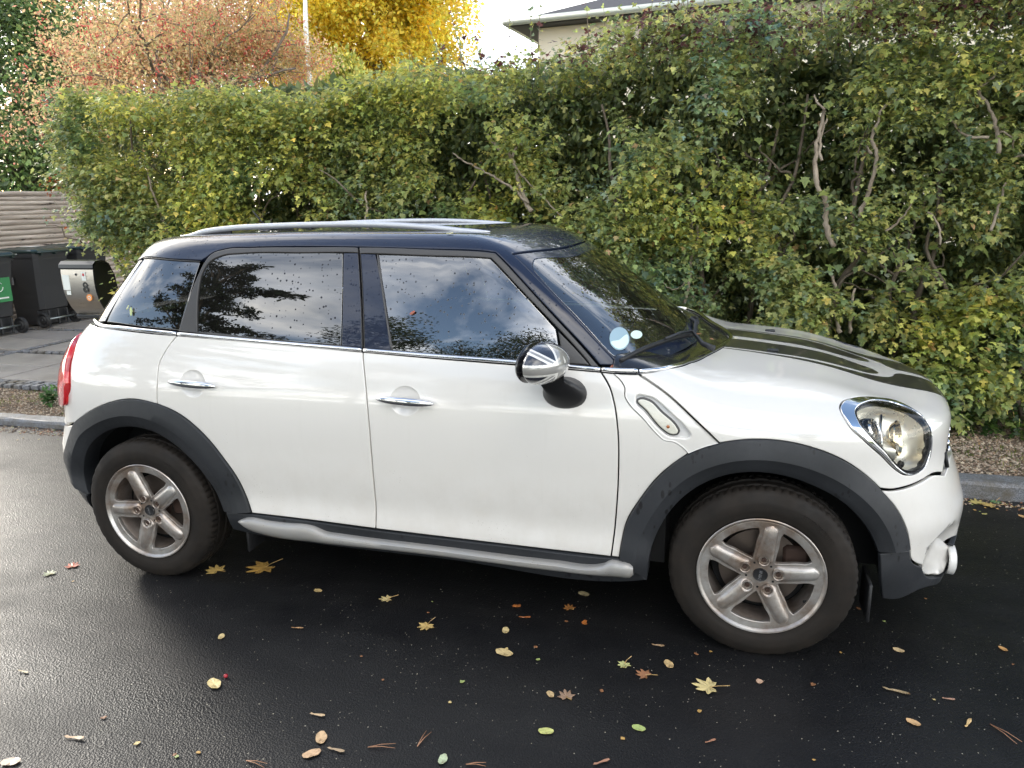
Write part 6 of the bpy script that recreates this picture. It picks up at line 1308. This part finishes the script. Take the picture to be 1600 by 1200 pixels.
# ---- wheels
t = NT('tyre_rubber'); c = t.mix(t.mr(t.noise(7, 7, .65), .3, .75), (.008, .0068, .0058), (.023, .0175, .0130)); t.pr(c, t.mr(t.noise(9, 4), .3, .7, .60, .85), 0, t.bump(t.noise(160, 3), .2, .001), spec=.28); M_tyre = t.m
t = NT('alloy'); br = t.mr(t.noise(6, 6, .7), .36, .62); sp = t.n('ShaderNodeSeparateXYZ'); t.l(t.co(), sp.inputs[0])
c = t.mix(br, (.50, .485, .46), (.27, .205, .16)); t.pr(c, t.mr(t.noise(30, 4), .3, .7, .28, .45), .75, t.bump(t.noise(90, 3), .06, .001), .35); M_alloy = t.m
t = NT('alloy_dirty'); c = t.mix(t.mr(t.noise(9, 6, .65), .35, .7), (.20, .15, .12), (.42, .37, .33)); t.pr(c, .45, .6); M_alloyd = t.m
M_disc = simple('brake_disc', (.16, .13, .11), .4, .8, vary=.3); M_rust = simple('caliper', (.05, .028, .02), .7, .2, vary=.4)
def make_wheel():
    W0 = empty('wheel', (0, 0, 0)); W0.parent = CAR
    # tyre: y = lateral, outer side at -y. profile (radius, y)
    n = 216; prof = [(.212, .085), (.222, .098), (.25, .104), (.285, .103), (.305, .096), (.318, .085), (.3235, .072), (.3245, .05), (.3175, .048), (.3175, .040), (.325, .038), (.326, .012), (.3185, .010), (.3185, -.010), (.326, -.012), (.325, -.038), (.3175, -.040), (.3175, -.048), (.3245, -.05), (.3235, -.072), (.319, -.083), (.311, -.092), (.304, -.0955), (.300, -.0965), (.285, -.1045), (.272, -.106), (.255, -.1055), (.240, -.103), (.237, -.1015), (.229, -.101), (.222, -.098), (.212, -.085)]
    m = len(prof); ang = np.arange(n)*2*np.pi/n; V = np.zeros((m, n, 3))
    for i, (r, y) in enumerate(prof):
        rr = np.full(n, r)
        if r > .3225 and abs(y) > .045: rr -= np.where((np.arange(n) % 3) == 0, .0065, 0)
        elif r > .323: rr -= np.where(((np.arange(n)+int(y*200)) % 6) == 0, .004, 0)
        if .300 < r < .322 and abs(y) > .08: rr -= np.where((np.arange(n) % 6) < 2, .0022, 0)
        V[i, :, 0] = rr*np.cos(ang); V[i, :, 2] = rr*np.sin(ang); V[i, :, 1] = y
    # contact patch bulge
    fl = V[..., 2] < -.314; V[..., 2] = np.where(fl, np.maximum(V[..., 2], -.3185), V[..., 2])
    V = V.reshape(-1, 3); F = np.array([(i*n+j, i*n+(j+1) % n, (i+1)*n+(j+1) % n, (i+1)*n+j) for i in range(m-1) for j in range(n)])
    me = mesh_np('tyre', V, F, True); me.set_sharp_from_angle(angle=math.radians(35)); link('tyre', me, M_tyre, W0)
    # raised lettering band on the sidewall
    mb = MB(); rnd = random.Random(3)
    for base in (math.radians(62),):
        for k in range(10):
            a = base-k*.052; r0, r1 = .262, .280
            for (ra, rb, a0, a1) in [(r0, r1, 0, .009), (r1-.005, r1, 0, .034)]+([(r0, r0+.005, 0, .034)] if k % 2 else [(r0, r1, .026, .034)]):
                P = [(r*math.cos(a-q), y, r*math.sin(a-q)) for (r, q) in ((ra, a0), (ra, a1), (rb, a1), (rb, a0)) for y in (-.1065,)]
                mb.add(P+[(x, -.1045, z) for x, y, z in P], [(0, 1, 2, 3), (0, 4, 5, 1), (1, 5, 6, 2), (2, 6, 7, 3), (3, 7, 4, 0)])
    mb.build('sidewall_lettering', M_tyre, W0)
    RM = empty('rim'); RM.parent = W0
    MB().lathe([(.212, -.088), (.2205, -.101), (.2215, -.104), (.219, -.1065), (.2155, -.1060), (.2125, -.1010), (.2085, -.0975), (.206, -.090)], 72, axis='y').build('rim_flange', M_alloy, RM, True, 50)
    MB().lathe([(.208, -.085), (.197, -.072), (.192, -.055), (.188, -.045), (.186, .02), (.19, .085), (.206, .095)], 72, axis='y').build('rim_barrel', M_alloyd, RM, True, 50)
    # face plate with five openings, raised rounded spokes on it
    def Yf(r): return -.084-.012*np.clip((r-.05)/.15, 0, 1)
    Fp = lambda P: Yf(np.hypot(P[..., 0], P[..., 2]))-P[..., 1]
    th = np.linspace(0, 2*np.pi, 120, endpoint=False); outer = np.stack([.2085*np.cos(th), .2085*np.sin(th)], 1); holes = []
    for k in range(5):
        a0, a1 = 2*math.pi*k/5, 2*math.pi*(k+1)/5; hw = .0385; am = (a0+a1)/2; ap = hw/math.sin(math.pi/5)
        def off_(a, r, s_): return np.array([r*math.cos(a)-s_*hw*math.sin(a), r*math.sin(a)+s_*hw*math.cos(a)])
        ro = .181; e0 = a0+math.asin(.043/ro); e1 = a1-math.asin(.043/ro)
        P = [off_(a0, ap*math.cos(math.pi/5)+.006, 1), off_(a0, .12, 1), off_(a0, .166, 1)]+[np.array([ro*math.cos(q), ro*math.sin(q)]) for q in np.linspace(e0, e1, 9)]+[off_(a1, .166, -1), off_(a1, .12, -1), off_(a1, ap*math.cos(math.pi/5)+.006, -1), np.array([(ap+.001)*math.cos(am), (ap+.001)*math.sin(am)])]
        holes.append(smooth_line(np.array(P), [False, False, False, True]+[False]*7+[True]+[False]*4, True, .005))
    skin('face_plate', Fp, SIDE, outer, M_alloy, RM, holes=holes, gap=0, thick=.016, bev=.0025, res=.014)
    for k in range(5):
        a = 2*math.pi*k/5; ca, sa = math.cos(a), math.sin(a); V = []; F = []; ns = 34; nc = 16
        for i in range(ns+1):
            u = i/ns; r = .0425+.1545*u; w = .0325-.0075*u
            if u < .15: w *= math.sqrt(max(.02, 1-((.15-u)/.152)**2))
            if u > .86: w *= math.sqrt(max(.02, 1-((u-.86)/.142)**2))
            for j in range(nc+1):
                q = -1+2*j/nc; h = (1-abs(q)**3.2)**.75*.0165*min(1, .30+u*4, math.sqrt(max(.03, 1-max(0, (u-.62)/.39)**2)))
                d_ = math.hypot(r-.0605, q*w); h *= min(1, max(.12, (d_-.0125)/.006)); V.append((r*ca-q*w*sa, float(Yf(r))+.0015-h, r*sa+q*w*ca))
        for i in range(ns):
            for j in range(nc): F.append((i*(nc+1)+j, i*(nc+1)+j+1, (i+1)*(nc+1)+j+1, (i+1)*(nc+1)+j))
        link('spoke', mesh_np('spoke', V, F, True), M_alloy, RM)
        lx, lz = .0605*ca, .0605*sa; y0 = float(Yf(.06))
        link('lug_socket', MB().lathe([(.0205, -.004), (.0200, -.0125), (.0180, -.0150), (.0155, -.0135), (.0145, -.008), (.0142, -.0035), (0, -.0035)], 26, (lx, y0, lz), 'y').mesh('lug_socket', True, 40), M_alloy, RM)
        link('lug_bolt', MB().lathe([(.0095, -.0030), (.0095, -.0075), (.007, -.0100), (.0035, -.0100), (.003, -.007), (0, -.007)], 6, (lx, y0, lz), 'y').mesh('lug_bolt', False), M_rust, RM)
        b_ = a+math.pi/5; link('small_screw', MB().lathe([(.0042, -.001), (.0036, -.0004), (0, .0)], 10, (.049*math.cos(b_), float(Yf(.05))-.0008, .049*math.sin(b_)), 'y').mesh('small_screw', True), M_void, RM)
    b_ = -.62*math.pi; MB().tube([(.193*math.cos(b_), -.062, .193*math.sin(b_)), (.176*math.cos(b_), -.078, .176*math.sin(b_))], .005, 8).build('tyre_valve', M_void, RM, True)
    cap_ = MB().lathe([(.0255, .004), (.0255, -.004), (.024, -.0065), (.021, -.0055), (0, -.0068)], 40, (0, float(Yf(.03)), 0), 'y').build('hub_cap', simple('cap_black', (.012, .012, .013), .3, 0, .6), RM, True, 40)
    # lettering on the cap
    cu = bpy.data.curves.new('cap_lettering', 'FONT'); cu.body = 'MINI'; cu.size = .0165; cu.align_x = 'CENTER'; cu.align_y = 'CENTER'; cu.extrude = .0005
    tmp = bpy.data.objects.new('tmp', cu); COL.objects.link(tmp); dg = bpy.context.evaluated_depsgraph_get(); me = bpy.data.meshes.new_from_object(tmp.evaluated_get(dg)); bpy.data.objects.remove(tmp)
    me.transform(Matrix.Translation((0, float(Yf(.03))-.0075, 0)) @ Matrix.Rotation(math.radians(90), 4, 'X')); me.materials.clear(); link('cap_lettering', me, M_chrome, RM)
    MB().lathe([(.055, -.02), (.145, -.02), (.145, .0), (.055, .0)], 48, axis='y').build('brake_disc', M_disc, W0, False, 30)
    MB().lathe([(.0, -.03), (.06, -.03), (.065, -.0), (.08, .03)], 32, axis='y').build('hub', M_rust, W0, True, 40)
    MB().lathe([(.17, .0), (.17, .01), (.0, .01)], 40, axis='y').build('dust_shield', M_void, W0, False)
    return W0
WH = make_wheel()
HZ = .318
for i, (x, y, rot, fl) in enumerate([(2.595, -.757, 81, 0), (0, -.765, 110, 0), (2.595, .757, 30, 1), (0, .765, 75, 1)]):
    o = WH if i == 0 else copy_tree(WH, CAR)
    o.location = (x, y, HZ)
    if fl: o.rotation_euler = (0, 0, math.pi)
    for ch in o.children:
        if ch.name.startswith('rim'): ch.rotation_euler = (0, -math.radians(rot), 0)
mb = MB(); mb.box((0, -.03, 0), (.09, .05, .13), bev=.02)
for i, (x, y, a) in enumerate([(2.595, -.757, 20), (0, -.765, 30), (2.595, .757, 20), (0, .765, 30)]):
    me = mb.mesh('brake_caliper', True, 40); link('brake_caliper', me, M_rust, CAR).location = (x+.12, y+.02*(1 if y < 0 else -1), HZ+.03)

# ---- small leaves stuck to the wet car (things of their own)
def stuck_leaf(px, F, size, ang, col, label):
    P = px_on(F, [px])[0]; g = grad(F, P[None])[0]; e1 = np.cross(g, [0, 0, 1.]); e1 /= np.linalg.norm(e1); e2 = np.cross(g, e1); V = []; n = 12
    for i in range(n):
        a = 2*math.pi*i/n; x, y = .5*math.cos(a), .2*math.sin(a); xr, yr = x*math.cos(ang)-y*math.sin(ang), x*math.sin(ang)+y*math.cos(ang); V.append((e1*xr+e2*yr)*size+g*(.0015+.002*abs(math.sin(2*a))))
    V.append(g*.003); me = mesh_np('small_leaf', V, [(i, (i+1) % n, n) for i in range(n)]); colr(me, np.tile(np.array([col]), (n+1, 1))); o = link('small_leaf', me, M_fall); o.location = P+g*.002; tag(o, label, 'leaf')
stuck_leaf((206, 487), FG, .040, 1.9, (.42, .50, .20), 'pale green leaf stuck to the rear quarter window'); stuck_leaf((201, 481), FG, .024, 1.2, (.44, .50, .24), 'tiny pale leaf beside the green one on the rear quarter window')
stuck_leaf((645, 489), FG, .026, .6, (.36, .10, .06), 'thin red leaf stuck to the front side window'); stuck_leaf((703, 366), FG, .030, .3, (.55, .52, .25), 'yellowish leaf lying on the black roof edge below the near rail')
stuck_leaf((955, 574), FG, .022, .9, (.45, .14, .07), 'tiny reddish leaf at the foot of the windscreen pillar')
stuck_leaf((1088, 523), FB, .060, 2.2, (.38, .16, .07), 'brown leaf lying in the black cowl tray'); stuck_leaf((1112, 531), FB, .035, .5, (.40, .17, .07), 'small brown leaf in the cowl tray near the bonnet'); stuck_leaf((1098, 516), FB, .030, 1.0, (.30, .34, .12), 'small green leaf in the cowl tray')
